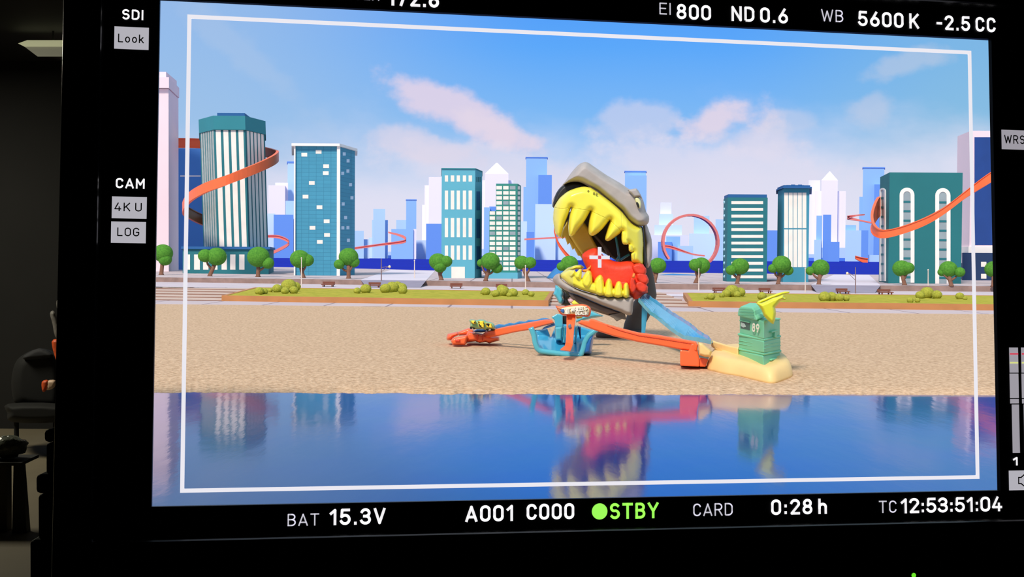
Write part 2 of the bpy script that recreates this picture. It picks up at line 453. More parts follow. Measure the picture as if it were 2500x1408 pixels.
def rect(mb, x0, y0, x1, y1, z=.0005, t=.0004):
    a, b, c, d = S(x0, y0, z), S(x1, y0, z), S(x1, y1, z), S(x0, y1, z)
    xl = (a.x+d.x)/2; xr = (b.x+c.x)/2; yt = (a.y+b.y)/2; yb = (c.y+d.y)/2
    return mb.box((xl, yb, z-t), (xr, yt, z))
def button(name, x0, y0, x1, y1, text, tx0, tb, tx1, cap, m=None, sw=.13):
    o = rect(MB(), x0, y0, x1, y1).build(name, m or M_btn, mon)
    if text: readout('caption', text, tx0, tb, tx1, tb+.6, cap, M_ink, sw, .2, parent=o, z=.0009)
    return o
button('look_button', 279, 66, 363, 120, 'Look', 288, 103, 351, 21)
button('resolution_button', 273, 480, 358, 533, '4K U', 279, 515, 346, 21)
button('log_button', 271, 541, 356, 593, 'LOG', 286, 576, 340, 21)
button('waveform_button', 2446, 318, 2535, 365, 'WRS', 2452, 350, 2502, 21, M_btn2)
sp = button('speaker_button', 2464, 1148, 2535, 1196, None, 0, 0, 0, 0)
ic = [S(x, y, .0009) for x, y in ((2487, 1165), (2493, 1165), (2503, 1156), (2503, 1188), (2493, 1180), (2487, 1180))]
mb = MB()
for a, b in zip(ic, ic[1:]+ic[:1]):
    d = (b-a).normalized(); n = ZV.cross(d)*.0004; mb.add([a-n-d*.0004, b-n+d*.0004, b+n+d*.0004, a+n-d*.0004], [(0, 1, 2, 3)])
mb.build('speaker_icon', M_ink, sp)
for dx in (0, 29):
    lm = rect(rect(rect(rect(MB(), 2465+dx, 848, 2486+dx, 909.5), 2466+dx, 911.5, 2487+dx, 971), 2467+dx, 973.5, 2487.5+dx, 984.5), 2472+dx, 987, 2489+dx, 1105).build('level_meter', M_btn2, mon)
    rect(MB(), 2466+dx, 861.5, 2486+dx, 865.5, .0008, .0002).build('red_mark', M_red, lm)
    rect(MB(), 2466+dx, 883.5, 2486+dx, 887, .0008, .0002).build('yellow_mark', M_yel, lm)
c = S(1464, 1248, .0006); r = (S(1483, 1248, .0006)-c).length
MB().add([c+Vector((r*math.cos(k*math.pi/20), r*math.sin(k*math.pi/20), 0)) for k in range(40)], [tuple(range(40))]).build('standby_dot', M_gr, mon)
# frame guide and centre cross over the picture
fc = [(459, 39), (2371, 121), (2391, 1168), (438, 1203)]
fp = [S(*c) for c in fc]
fx0 = (fp[0].x+fp[3].x)/2; fx1 = (fp[1].x+fp[2].x)/2; fy1 = (fp[0].y+fp[1].y)/2; fy0 = (fp[2].y+fp[3].y)/2
wd = (S(1400, 100)-S(1400, 109)).length
ringbox(MB(), (fx0, fy0, fx1, fy1), (fx0+wd, fy0+wd, fx1-wd, fy1-wd), -.0004, .0002).build('frame_guide', M_line, mon, label='thin white rectangle drawn around the picture')
mb = MB()
cc = S(1464, 628)
u1 = (S(1465, 628)-S(1464, 628)).length
a, b, g = 24.5*u1, 4.2*u1, 4.2*u1
for (x0, y0, x1, y1) in ((-a, -b, -g, b), (g, -b, a, b), (-b, g, b, a), (-b, -a, b, -g)):
    mb.box((cc.x+x0, cc.y+y0, -.0004), (cc.x+x1, cc.y+y1, .0002))
cross = mb.build('centre_cross', M_line, mon)
MB().box((cc.x-3*u1, cc.y-3*u1, -.0003), (cc.x+3*u1, cc.y+3*u1, .0001)).build('centre_mark', M_red, cross)
led = S(2231, 1404, .0145)
MB().ell(led, .0016, .0016, .0006, 12, 6).build('status_light', mat('led_green', (120, 250, 50), emit=.9), mon, smooth=True)
# uprights that carry the monitor (outside the frame below)
mb = MB()
for sx in (-.22, .22):
    mb.box((sx-.03, YOb-.02, -.07), (sx+.03, YOb+.03, -.02))
zb = -(MC.z)/ez.cross(ex).normalized().z if False else YOb-.5
mb.box((-.04, YOb-.62, -.075), (.04, YOb, -.02)); mb.box((-.25, YOb-.03, -.08), (.25, YOb, -.012))
mb.build('stand', M_case, mon, bevel=.004)
#--REST--
# ------------------------------------------------------------------ THE SET: WATER, SAND, PROMENADE
H_W, H_S, H_PR, H_L, H_PL = .285, .25, .222, .219, .185
def line(xs, fn, h): return [G(x, fn(x), h) for x in xs]
def interp(*kp):
    xs = [k[0] for k in kp]; ys = [k[1] for k in kp]
    def f(x):
        if x <= xs[0]: i = 0
        elif x >= xs[-1]: i = len(xs)-2
        else: i = max(j for j in range(len(xs)-1) if xs[j] <= x)
        return ys[i]+(ys[i+1]-ys[i])*(x-xs[i])/(xs[i+1]-xs[i])
    return f
M_sand = mat('sand', (226, 192, 160), .95, .0, 55, .9, .05, rgb2=(180, 146, 116), detail=10)
def water_mat():
    mt = mat('water_blue', (8, 56, 150), .075, .25, 3, 0, .5, rgb2=(4, 66, 140))
    nt = mt.node_tree; b = nt.nodes['Principled BSDF']; b.inputs['IOR'].default_value = 1.5
    tc = nt.nodes.new('ShaderNodeTexCoord'); mp = nt.nodes.new('ShaderNodeMapping'); mp.inputs[3].default_value = (1, .25, 1)
    n = nt.nodes.new('ShaderNodeTexNoise'); n.inputs['Scale'].default_value = 7; n.inputs['Detail'].default_value = 5
    nt.links.new(tc.outputs['Object'], mp.inputs[0]); nt.links.new(mp.outputs[0], n.inputs[0])
    bp = nt.nodes.new('ShaderNodeBump'); bp.inputs['Strength'].default_value = .05; bp.inputs['Distance'].default_value = .02
    nt.links.new(n.outputs[0], bp.inputs['Height']); nt.links.new(bp.outputs[0], b.inputs['Normal'])
    return mt
M_water = water_mat()
def sheet(name, near, far, m, thick=.0, kind=True):
    mb = MB(); n = len(near)
    mb.add(list(near)+list(far), [(i, i+1, n+i+1, n+i) for i in range(n-1)])
    if thick:
        mb.add(list(near)+[p-Vector((0, 0, thick)) for p in near], [(i, i+1, n+i+1, n+i) for i in range(n-1)])
    o = mb.build(name, m)
    return struct(o) if kind else o
shore = interp((-600, 955), (375, 957), (1400, 962), (2430, 963), (2900, 965))
back = interp((100, 740), (380, 742), (1100, 750), (1640, 760), (2430, 767), (3000, 772))
zl = lvl(H_W)
xs = [-600+i*65 for i in range(61)]
sheet('water', [Vector((P(max(205, x), 640, 1.35/SC).x, 1.35, zl)) for x in xs], [G(x, shore(x)-6, H_W) for x in xs], M_water)
# sand: level at the back, sloping into the water along a ragged edge
def hor(px): return 626+.006*(px-CX)
def h_sand(px, py):
    t = max(0, min(1, (py-hor(px)-235)/96)); return H_S+.0345*t**1.5
def GS(px, py): return G(px, py, h_sand(px, py))
xs = [-600+i*4.5 for i in range(868)]; n = len(xs)
e = 0; rag = []
for x in xs:
    e = e*.8+random.uniform(-1, 1)*.8; rag.append(e)
rows = []
rows.append([GS(x, shore(x)+r)+Vector((0, -.05, -.06)) for x, r in zip(xs, rag)])
rows.append([GS(x, shore(x)+r)+Vector((0, -.02, -.025)) for x, r in zip(xs, rag)])
for k in range(15):
    f = 1-(1-k/14)**1.6
    rows.append([GS(x, shore(x)+r*(1-k/14)+(back(x)-1-shore(x))*f) for x, r in zip(xs, rag)])
mb = MB(); mb.add([p for r in rows for p in r], [(k*n+i, k*n+i+1, (k+1)*n+i+1, (k+1)*n+i) for k in range(len(rows)-1) for i in range(n-1)])
struct(mb.build('sand_beach', M_sand, smooth=True))

M_pave = mat('paving_lilac', (206, 190, 196), .9, .04, 4)
def tile_mat():
    mt = mat('paving_tiles', (204, 184, 184), .9, .05, 4)
    nt = mt.node_tree; b = nt.nodes['Principled BSDF']; src = b.inputs['Base Color'].links[0].from_socket
    tc = nt.nodes.new('ShaderNodeTexCoord'); br = nt.nodes.new('ShaderNodeTexBrick'); br.offset = 0
    br.inputs['Scale'].default_value = 1; br.inputs['Brick Width'].default_value = 1.24; br.inputs['Row Height'].default_value = 2.2
    br.inputs['Mortar Size'].default_value = .024; br.inputs['Mortar'].default_value = lin((140, 120, 125))+(1,)
    br.inputs['Color2'].default_value = lin((196, 178, 182))+(1,)
    nt.links.new(tc.outputs['Object'], br.inputs[0]); nt.links.new(src, br.inputs['Color1']); nt.links.new(br.outputs[0], b.inputs['Base Color'])
    return mt
M_tile = tile_mat()
M_curb = mat('curb_stone', (150, 122, 112), .8, .12, 8)
M_road = mat('road_lilac', (222, 210, 222), .9, .03, 3)
M_asph = mat('asphalt_violet', (150, 140, 158), .85, .06, 3)
M_wood = mat('planter_wood', (188, 126, 74), .8, .05, 6)
M_lawn = mat('lawn_green', (188, 174, 66), .95, 0, 9, .4, .1, rgb2=(158, 156, 50))
M_step = mat('step_stone', (205, 176, 160), .9, .05, 5); M_riser = mat('step_riser', (142, 106, 92), .9, .05, 5)

planter_front = interp((380, 733), (540, 735), (1100, 742), (1680, 751), (2430, 758), (2900, 764))
prom_front = interp((100, 698), (380, 702), (1100, 707), (1640, 713), (2430, 720), (3000, 726))
curb_bot = interp((100, 684), (380, 688), (1100, 698), (1600, 706), (2430, 712), (3000, 716))
xs = [-500+i*70 for i in range(57)]
# front paving strip, set a hair above the sand
sheet('paving_strip', [G(x, back(x), H_S)+Vector((0, 0, .004)) for x in xs], [Vector((G(x, planter_front(x), H_S).x*1.3, G(x, prom_front(x), H_PR).y+.3, lvl(H_S)+.004)) for x in xs], M_tile, .004)
sheet('promenade', [G(x, prom_front(x), H_PR) for x in xs], [G(x, curb_bot(x)-2, H_PR) for x in xs], M_pave, .05)

# steps (three flights between the planters)
def steps(name, x0, x1):
    s = struct(bpy.data.objects.new(name, None)); COL.objects.link(s); s['_loc'] = (0, 0, 0)
    nst = 5; st = MB(); rs = MB()
    A = [G(x, planter_front(x), H_S) for x in (x0, x1)]
    B = [Vector((p.x, G(x, prom_front(x), H_PR).y, 0)) for x, p in zip((x0, x1), A)]
    for k in range(nst):
        z0 = lvl(H_S)+(H_S-H_PR)*SC*k/nst; z1 = lvl(H_S)+(H_S-H_PR)*SC*(k+1)/nst
        q = [[a.lerp(b, (k+f)/nst) for a, b in zip(A, B)] for f in (0, 1)]
        fl = [Vector((p.x, p.y, z1)) for p in q[0]]; bl = [Vector((p.x, p.y, z1)) for p in q[1]]
        lo_ = [Vector((p.x, p.y, z0)) for p in q[0]]
        st.add([fl[0], fl[1], bl[1], bl[0]], [(0, 1, 2, 3)]); rs.add([lo_[0], lo_[1], fl[1], fl[0]], [(0, 1, 2, 3)])
    st.build('tread', M_step, s); rs.build('riser', M_riser, s)
steps('steps', -300, 570); steps('steps', 1325, 1712); steps('steps', 2380, 2560)

def planter(name, label, fl, fr, bl, br, drop):
    "front/back corners in pixels on the lawn level"
    c = [G(*p, H_L) for p in (fl, fr, br, bl)]
    t = thing(name, label, 'planter', ((c[0].x+c[1].x)/2, c[0].y, lvl(H_S)))
    zb = lvl(H_S)+.002; w = .09
    ctr = sum(c, Vector())/4
    inn = []
    for i in range(4):
        a, b, d = c[i-1], c[i], c[(i+1) % 4]
        u1_ = (a-b).normalized(); u2_ = (d-b).normalized(); s_ = u1_.cross(u2_).length
        inn.append(b+(u1_+u2_)*(w/max(s_, .2)))
    mb = MB(); lo_ = [Vector((p.x, p.y, zb)) for p in c]; ilo = [Vector((p.x, p.y, p.z-.02)) for p in inn]
    mb.loft([lo_, c, inn, ilo], cap=False)
    mb.build('planter_wall', M_wood, t)
    lw = [Vector((p.x, p.y, p.z-.008)) for p in inn]
    N1, N2 = 90, 10; mb = MB(); vs = []
    for j in range(N2+1):
        for i in range(N1+1):
            a = lw[0].lerp(lw[1], i/N1); b = lw[3].lerp(lw[2], i/N1); p = a.lerp(b, j/N2)
            if 0 < i < N1 and 0 < j < N2: p = p+Vector((0, 0, random.uniform(0, .02)))
            vs.append(p)
    mb.add(vs, [(j*(N1+1)+i, j*(N1+1)+i+1, (j+1)*(N1+1)+i+1, (j+1)*(N1+1)+i) for j in range(N2) for i in range(N1)])
    mb.build('lawn', M_lawn, t, smooth=True)
planter('raised_planter', 'long wooden-walled lawn bed behind the red launcher, between two flights of steps', (541, 721), (1339, 733), (622, 701), (1352, 711), 0)
planter('raised_planter', 'long wooden-walled lawn bed behind the mint lifeguard hut, starting beside the narrow steps', (1681, 735), (2560, 744), (1668, 714), (2540, 722), 0)

# curb, upper plaza, sea
def curb(x0, x1):
    xs = [x0+(x1-x0)*i/12 for i in range(13)]; mb = MB()
    a = [G(x, curb_bot(x), H_PR) for x in xs]; b = [Vector((p.x, p.y, lvl(H_PL)+.004)) for p in a]; d = [p+Vector((0, .07, 0)) for p in b]
    dd = [Vector((p.x, p.y, lvl(H_PR)-.02)) for p in d]
    mb.loft([[q[i] for q in (a, b, d, dd)] for i in range(13)])
    return struct(mb.build('curb', M_curb))
curb(-500, 897); curb(1025, 1990); curb(2140, 3300)
xs = [-600+i*70 for i in range(56)]
sea_edge = interp((-100, 649), (662, 651.5), (866, 655), (1050, 660), (1800, 667), (2110, 670), (3200, 677))
near = []; far = []
for x in xs:
    a = G(x, curb_bot(x), H_PR); near.append(Vector((a.x, a.y+.03, lvl(H_PL)))); far.append(G(x, sea_edge(x), H_PL))
sheet('plaza', near, far, M_tile, .06)
# pale cross streets running back from the promenade, each with a ramp down to it
for (xa, xb, xc, xd) in ((880, 1040, 1062, 955), (1980, 2150, 2122, 2036)):
    e0, e1 = (Vector((G(x, curb_bot(x), H_PR).x, G(x, curb_bot(x), H_PR).y+.02, lvl(H_PL)+.003)) for x in (xa, xb))
    c0, c1 = G(xd, sea_edge(xd)+1, H_PL-.001), G(xc, sea_edge(xc)+1, H_PL-.001)
    struct(MB().prism([e0, e1, c1, c0], (0, 0, .004)).build('street', M_road))
    g0, g1 = G(xa+14, curb_bot(xa)+5, H_PR)+Vector((0, 0, .003)), G(xb-14, curb_bot(xb)+5, H_PR)+Vector((0, 0, .003))
    struct(MB().add([g0, g1, e1, e0], [(0, 1, 2, 3)]).build('ramp', M_asph))
M_sea = mat('sea_deep_blue', (22, 40, 168), .9, .06, .2, spec=.05)
SEA_Y = 95
struct(MB().prism([G(-300, 672, .188), G(3200, 690, .188), Vector((P(3300, 640, SEA_Y).x, SEA_Y*SC, lvl(.188))), Vector((P(-700, 640, SEA_Y).x, SEA_Y*SC, lvl(.188)))], (0, 0, -.3)).build('sea', M_sea))

# ------------------------------------------------------------------ CITY: NEAR BUILDINGS
def onface(px, py, A, B):
    d = ray(px, py); n = (B-A).cross(Vector((0, 0, 1))).normalized()
    return EYE+d*((A-EYE).dot(n)/d.dot(n)), (n if n.dot(EYE-A) > 0 else -n)
def panel(mb, px0, py0, px1, py1, A, B, out=.006, inn=.01):
    c = []
    for x, y in ((px0, py1), (px1, py1), (px1, py0), (px0, py0)):
        p, n = onface(x, y, A, B); c.append(p)
    c[1] = Vector((c[1].x, c[1].y, c[0].z)) if abs(c[1].z-c[0].z) < .004 else c[1]
    return mb.loft([[p-n*inn for p in c], [p+n*out for p in c]])
def foot(pts, h=H_PL):
    "footprint corners from (pixel column, set depth)"
    return [Vector((P(x, 640, Y).x, Y*SC, lvl(h))) for x, Y in pts]
def zrow(px, py, Y): return P(px, py, Y).z
def block(mb, fp, z0, z1, shift=Vector((0, 0, 0))):
    return mb.loft([[Vector((p.x, p.y, z0)) for p in fp], [Vector((p.x, p.y, z1))+shift for p in fp]])
def yard(label, cat, px, Y, name='building'):
    p = P(px, 640, Y); return thing(name, label, cat, (p.x, p.y, lvl(H_PL)))

M_teal = mat('teal_wall', (38, 128, 140), .75, .03, 2); M_teal2 = mat('teal_deep', (28, 112, 122), .75, .03, 2)
M_tealb = mat('teal_bright', (92, 172, 194), .75, .03, 2); M_navy = mat('roof_blue', (26, 92, 152), .7, .03, 2)
M_navy2 = mat('navy_wall', (20, 52, 96), .7, .04, 2); M_cream = mat('cream_pane', (242, 232, 222), .6, .03, 6)
M_pale = mat('pale_pink_wall', (242, 216, 224), .8, .02, 1); M_grey = mat('grey_pane', (150, 164, 170), .5, .05, 5)
M_white = mat('white_trim', (246, 236, 230), .7, .02, 4); M_glassb = mat('glass_blue', (28, 66, 138), .35, .06, 3)
M_blueb = mat('mid_blue_wall', (70, 130, 205), .8, .03, 1)

# pale tower cut by the picture's edge
t = yard('tall pale pink tower with a stepped cornice at the picture edge, near the octagonal tower', 'building', 380, 13.5)
fp = foot([(330, 13.4), (412, 13.4), (436, 14.2), (330, 14.4)])
block(MB(), fp, lvl(H_PL), zrow(400, 217, 13.4)).build('wall', M_pale, t)
fp = foot([(326, 13.35), (413, 13.35), (438, 14.2), (326, 14.5)])
mb = MB(); block(mb, fp, zrow(400, 216, 13.4), zrow(400, 190, 13.4)); block(mb, foot([(326, 13.5), (406, 13.5), (432, 14.2), (326, 14.5)]), zrow(400, 190, 13.4), zrow(400, 172, 13.4))
mb.build('cornice', M_pale, t)
# blue block behind
t = yard('plain mid-blue block standing behind the octagonal tower', 'building', 460, 15)
block(MB(), foot([(418, 15), (500, 15), (510, 15.8), (410, 15.8)]), lvl(.188), zrow(460, 362, 15)).build('wall', M_blueb, t)
panel(MB(), 440, 428, 490, 431, *[Vector((p.x, p.y, 0)) for p in foot([(418, 15), (500, 15)])]).build('ledge', M_white, t)

# octagonal tower on a podium
t = yard('octagonal teal tower with white window stripes, wrapped by an orange track', 'building', 560, 12.2)
YT = 12.0
f_bot = [(497, YT+.35), (532, YT), (607, YT), (655, YT+.45), (655, YT+1.1), (600, YT+1.5), (530, YT+1.5), (497, YT+1.1)]
z0, z1, z2 = zrow(560, 604, YT), zrow(560, 317, YT), zrow(560, 283, YT)
sh = Vector((-.16, 0, 0))
fb = foot(f_bot); H = z2-z0
block(MB(), fb, z0, z1, sh*((z1-z0)/H)).build('shaft', M_teal2, t)
k = 1.02; cen = sum(fb, Vector())/8
def grow(fp, s): 
    c = sum(fp, Vector())/len(fp); return [c+(p-c)*s for p in fp]
mb = MB(); mb.loft([[Vector((p.x, p.y, z1))+sh*((z1-z0)/H) for p in grow(fb, 1.03)], [Vector((p.x, p.y, z2))+sh for p in grow(fb, 1.03)]])
mb.build('parapet', M_teal, t)
cap = foot([(540, YT+.3), (607, YT+.3), (621, YT+.7), (621, YT+1.1), (540, YT+1.1)])
mb = MB(); mb.loft([[Vector((p.x, p.y, z2))+sh for p in cap], [Vector((p.x, p.y, zrow(560, 267, YT)))+sh for p in cap]]); mb.build('roof_cap', M_navy, t)
def stripe(i, a, b, name, m, d=.008):
    "window stripe on facet i between fractions a and b of its width, leaning with the shaft"
    A, B = fb[i], fb[(i+1) % 8]; n = (B-A).cross(Vector((0, 0, 1))).normalized()
    n = n if n.dot(A-cen) > 0 else -n
    za, zb_ = z0+.02, z1-.01
    def q(f, z): p = A.lerp(B, f); return Vector((p.x, p.y, z))+sh*((z-z0)/H)
    c = [q(a, za), q(b, za), q(b, zb_), q(a, zb_)]
    MB().loft([[p-n*.01 for p in c], [p+n*d for p in c]]).build(name, m, t)
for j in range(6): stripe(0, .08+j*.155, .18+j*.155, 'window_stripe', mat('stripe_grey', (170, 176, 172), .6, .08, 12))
for j in range(4): stripe(1, .05+j*.245, .21+j*.245, 'window_stripe', M_cream)
for j in range(5): stripe(2, .08+j*.18, .2+j*.18, 'window_stripe', M_cream)
pod = [(446, YT+.1), (656, YT-.1), (668, YT+1.3), (446, YT+1.6)]
block(MB(), foot(pod), lvl(H_PL), zrow(560, 608, YT)).build('podium', M_teal2, t)
block(MB(), grow(foot(pod), 1.035), zrow(560, 608, YT), zrow(560, 602, YT)).build('podium_ledge', M_navy, t)
A, B = foot(pod)[:2]
for x0, x1 in ((456, 464), (474, 488), (496, 509), (519, 531), (541, 554), (562, 575), (584, 597)):
    panel(MB(), x0, 621, x1, 658, A, B).build('window', M_cream, t)

# teal tower with white corners
t = yard('teal tile tower with white corner strips and scattered small white windows', 'building', 780, 11.5)
YT = 11.3
fp = foot([(719, YT), (826, YT), (866, YT+.5), (866, YT+1.0), (719, YT+1.0)])
def brick_wall():
    mt = mat('tile_wall', (66, 148, 178), .75, .04, 3)
    nt = mt.node_tree; b = nt.nodes['Principled BSDF']; src = b.inputs['Base Color'].links[0].from_socket
    tc = nt.nodes.new('ShaderNodeTexCoord'); mp = nt.nodes.new('ShaderNodeMapping'); mp.inputs[2].default_value = (math.pi/2, 0, 0)
    br = nt.nodes.new('ShaderNodeTexBrick'); br.offset = 0; br.inputs['Scale'].default_value = 1
    br.inputs['Brick Width'].default_value = .27; br.inputs['Row Height'].default_value = .14; br.inputs['Mortar Size'].default_value = .007
    br.inputs['Mortar'].default_value = lin((48, 122, 152))+(1,); br.inputs['Color2'].default_value = lin((62, 142, 172))+(1,)
    nt.links.new(tc.outputs['Object'], mp.inputs[0]); nt.links.new(mp.outputs[0], br.inputs[0]); nt.links.new(src, br.inputs['Color1']); nt.links.new(br.outputs[0], b.inputs['Base Color'])
    return mt
zt = zrow(780, 357, YT)
block(MB(), fp, lvl(H_PL), zt).build('wall', brick_wall(), t)
mb = MB(); block(mb, grow(fp, 1.09), zt, zt+.09); block(mb, grow(fp, .8), zt+.09, zt+.12); mb.build('roof_slab', M_white, t)
for a, b in ((717.5, 721), (822, 830)):
    q = foot([(a, YT-.02), (b, YT-.02), (b, YT+.06), (a, YT+.06)]); block(MB(), q, lvl(H_PL), zt).build('corner_strip', M_white, t)
W2 = [(875, 510), (957, 494), (1000, 576), (998, 616), (918, 672), (882, 750), (962, 811), (1003, 891), (922, 929), (1005, 970), (964, 1009)]
for x, y in W2:
    px, py = 370+x/2.346, 160+y/2.346
    panel(MB(), px-7, py-4.5, px+7, py+4.5, fp[0], fp[1]).build('window', M_cream, t)
for x, y in ((1103, 506), (1125, 545), (1124, 604), (1094, 617), (1139, 682), (1147, 757), (1097, 792), (1111, 870), (1095, 929), (1124, 928), (1127, 1000)):
    px, py = 370+x/2.346, 160+y/2.346
    panel(MB(), px-3.5, py-4, px+3.5, py+4, fp[1], fp[2]).build('window', mat('window_blue_white', (205, 222, 240), .5), t)

# slit window tower
t = yard('light teal tower with rows of tall slit windows and a pale doorway', 'building', 1120, 10.6)
YT = 10.4
fp = foot([(1077.5, YT), (1159, YT), (1176, YT+.35), (1176, YT+.9), (1077.5, YT+.9)])
zt = zrow(1120, 413, YT)
block(MB(), fp, lvl(H_PL), zt).build('wall', M_tealb, t)
mb = MB(); ou = [Vector((p.x, p.y, zt)) for p in grow(fp, 1.02)]; mb.prism(ou, (0, 0, .036)); mb.build('parapet', M_teal, t)
for x0, x1 in ((1086, 1094), (1100.5, 1109), (1115, 1123), (1130, 1138), (1144, 1152.5)):
    for y0, y1 in ((428, 443), (465, 511), (532, 579), (599, 634)):
        panel(MB(), x0, y0, x1, y1, fp[0], fp[1], .004).build('window', M_cream, t)
panel(MB(), 1102, 651, 1135, 679, fp[0], fp[1], .008).build('door', M_cream, t)
for y0, y1 in ((465, 511), (532, 579), (599, 655)):
    panel(MB(), 1163, y0+2, 1172, y1+2, fp[1], fp[2], .004).build('side_window', M_navy, t)
for k_ in range(3):
    panel(MB(), 1163+k_*4, 432, 1165.5+k_*4, 444, fp[1], fp[2], .004).build('side_window', M_teal2, t)

# stepped office block with window grid
t = yard('stepped green-teal office block covered in a grid of cream windows', 'building', 1235, 10.4)
YT = 10.3
fpt = foot([(1210, YT), (1262.5, YT), (1271, YT+.3), (1271, YT+.8), (1210, YT+.8)]); fpl = foot([(1194, YT+.02), (1211, YT+.02), (1211, YT+.7), (1194, YT+.7)])
M_grid = mat('grid_teal', (46, 132, 122), .75, .05, 3)
mb = MB(); block(mb, fpt, lvl(H_PL), zrow(1235, 448, YT)); block(mb, fpl, lvl(H_PL), zrow(1200, 515, YT)); mb.build('wall', M_grid, t)
block(MB(), grow(foot([(1192, YT-.03), (1264, YT-.03), (1274, YT+.35), (1274, YT+.8), (1192, YT+.8)]), 1.0), lvl(H_PL), zrow(1235, 665, YT)).build('podium', M_tealb, t)
for r_ in range(17):
    y0 = 454+r_*12.35
    for ci, (x0, x1) in enumerate(((1195.5, 1208.5), (1211.8, 1225.5), (1228.5, 1241.5), (1244.5, 1258.5))):
        if ci == 0 and r_ < 5: continue
        panel(MB(), x0, y0, x1, y0+8.3, *( (fpl[0], fpl[1]) if ci == 0 else (fpt[0], fpt[1])), .004).build('window', M_grey if (r_*7+ci*3) % 9 == 0 else M_cream, t)
    panel(MB(), 1264, y0+.5, 1269.5, y0+8.5, fpt[1], fpt[2], .004).build('window', M_cream, t)

# horizontal slit office
t = yard('teal office slab with stacked horizontal white window bands', 'building', 1820, 9.8)
YT = 9.6
fp = foot([(1775, YT), (1872.5, YT), (1872.5, YT+.9), (1765, YT+.9), (1765, YT+.3)])
zt = zrow(1820, 482, YT)
block(MB(), fp, lvl(H_PL), zt).build('wall', M_teal2, t)
block(MB(), grow(fp, .97), zt, zrow(1820, 474, YT)).build('parapet', M_navy, t)
for k_ in range(12):
    y0 = 491+k_*16.45
    panel(MB(), 1785.5, y0, 1863, y0+7, fp[0], fp[1], .006).build('window_band', M_cream, t)
    a, n = onface(1769.5, y0+3, fp[4], fp[0]); MB().ell(a, .055, .055, .05, 10, 6).build('porthole', mat('porthole_pale', (150, 196, 214), .5), t, smooth=True)

# striped tower with a pagoda roof
t = yard('slim teal tower with tall white stripes under an overhanging dark roof', 'building', 1940, 9.8)
YT = 9.5
fp = foot([(1912, YT), (1974, YT), (1974, YT+.8), (1897, YT+.8), (1897, YT+.35)])
zt = zrow(1940, 460, YT)
block(MB(), fp, lvl(H_PL), zt).build('wall', mat('teal_tower', (56, 140, 166), .75, .03, 2), t)
mb = MB(); block(mb, grow(fp, 1.13), zt, zt+.045); block(mb, grow(fp, 1.04), zt+.045, zt+.1); block(mb, grow(fp, .7), zt+.1, zt+.136)
for xx in (1929, 1946): block(mb, foot([(xx, YT+.2), (xx+10, YT+.2), (xx+10, YT+.5), (xx, YT+.5)]), zt+.12, zt+.17)
mb.build('roof', M_navy, t)
for k_ in range(5):
    x0 = 1914.5+k_*11.1
    for y0, y1 in ((470, 556.5), (560, 652)):
        panel(MB(), x0, y0, x0+9.6, y1, fp[0], fp[1], .006).build('window_stripe', M_cream, t)

# big teal block with arched windows
t = yard('broad dark teal block with tall white arched windows, crossed by the orange track', 'building', 2250, 9.7)
YT = 9.3
fp = foot([(2169, YT), (2347, YT), (2347, YT+1.0), (2146, YT+1.0), (2146, YT+.55)])
zt = zrow(2250, 421, YT)
block(MB(), fp, lvl(H_PL), zt).build('wall', mat('teal_dark', (26, 112, 118), .75, .03, 2), t)
def arch(x0, x1, yt, yb, A, B):
    r_ = (x1-x0)/2; cx_ = (x0+x1)/2
    def outl(d):
        pts = [(x1-d, yb), (x1-d, yt+r_)]
        pts += [(cx_+(r_-d)*math.cos(math.radians(a)), yt+r_-(r_-d)*math.sin(math.radians(a))) for a in range(15, 180, 15)]
        return pts+[(x0+d, yt+r_), (x0+d, yb)]
    w_ = max(2.2, r_*.5)
    O = [onface(*p, A, B) for p in outl(0)]; I = [onface(*p, A, B)[0] for p in outl(w_)]; n = O[0][1]; O = [o[0] for o in O]
    m_ = len(O); mb = MB()
    mb.loft([[O[i]-n*.01, O[i]+n*.02, I[i]+n*.02, I[i]-n*.01] for i in range(m_)])
    fr = mb.build('arch', M_white, t)
    MB().loft([[p-n*.01 for p in I], [p+n*.004 for p in I]]).build('pane', M_grey, fr)
    y_ = yt+r_+14
    bars = MB()
    while y_ < yb-10:
        panel(MB(), x0+w_, y_, x1-w_, y_+5, A, B, .012, .002).build('bar', M_teal2, fr); y_ += 23
arch(2196, 2232, 458, 690, fp[0], fp[1]); arch(2283, 2320, 459, 692, fp[0], fp[1]); arch(2148, 2163, 459, 686, fp[4], fp[0])

# pale tower with blue glass at the far end
t = yard('pale tower with dark blue glass front on a navy podium', 'building', 2390, 10.9)
YT = 10.9
fp = foot([(2366, YT), (2520, YT), (2520, YT+1.2), (2333, YT+1.2), (2333, YT+.5)])
block(MB(), fp, lvl(H_PL)+.6, zrow(2390, 319, YT)).build('wall', M_pale, t)
panel(MB(), 2379, 335, 2480, 598, fp[0], fp[1], .012).build('glass_front', M_glassb, t)
block(MB(), grow(fp, 1.04), zrow(2390, 617, YT), zrow(2390, 602, YT)).build('ledge', M_white, t)
fq = foot([(2350, YT-.1), (2520, YT-.1), (2520, YT+1.2), (2345, YT+1.2)])
block(MB(), fq, lvl(H_PL), zrow(2390, 617, YT)).build('podium', M_navy2, t)
for y0 in (639, 668): panel(MB(), 2395, y0, 2408, y0+12, fq[0], fq[1]).build('window', M_cream, t)

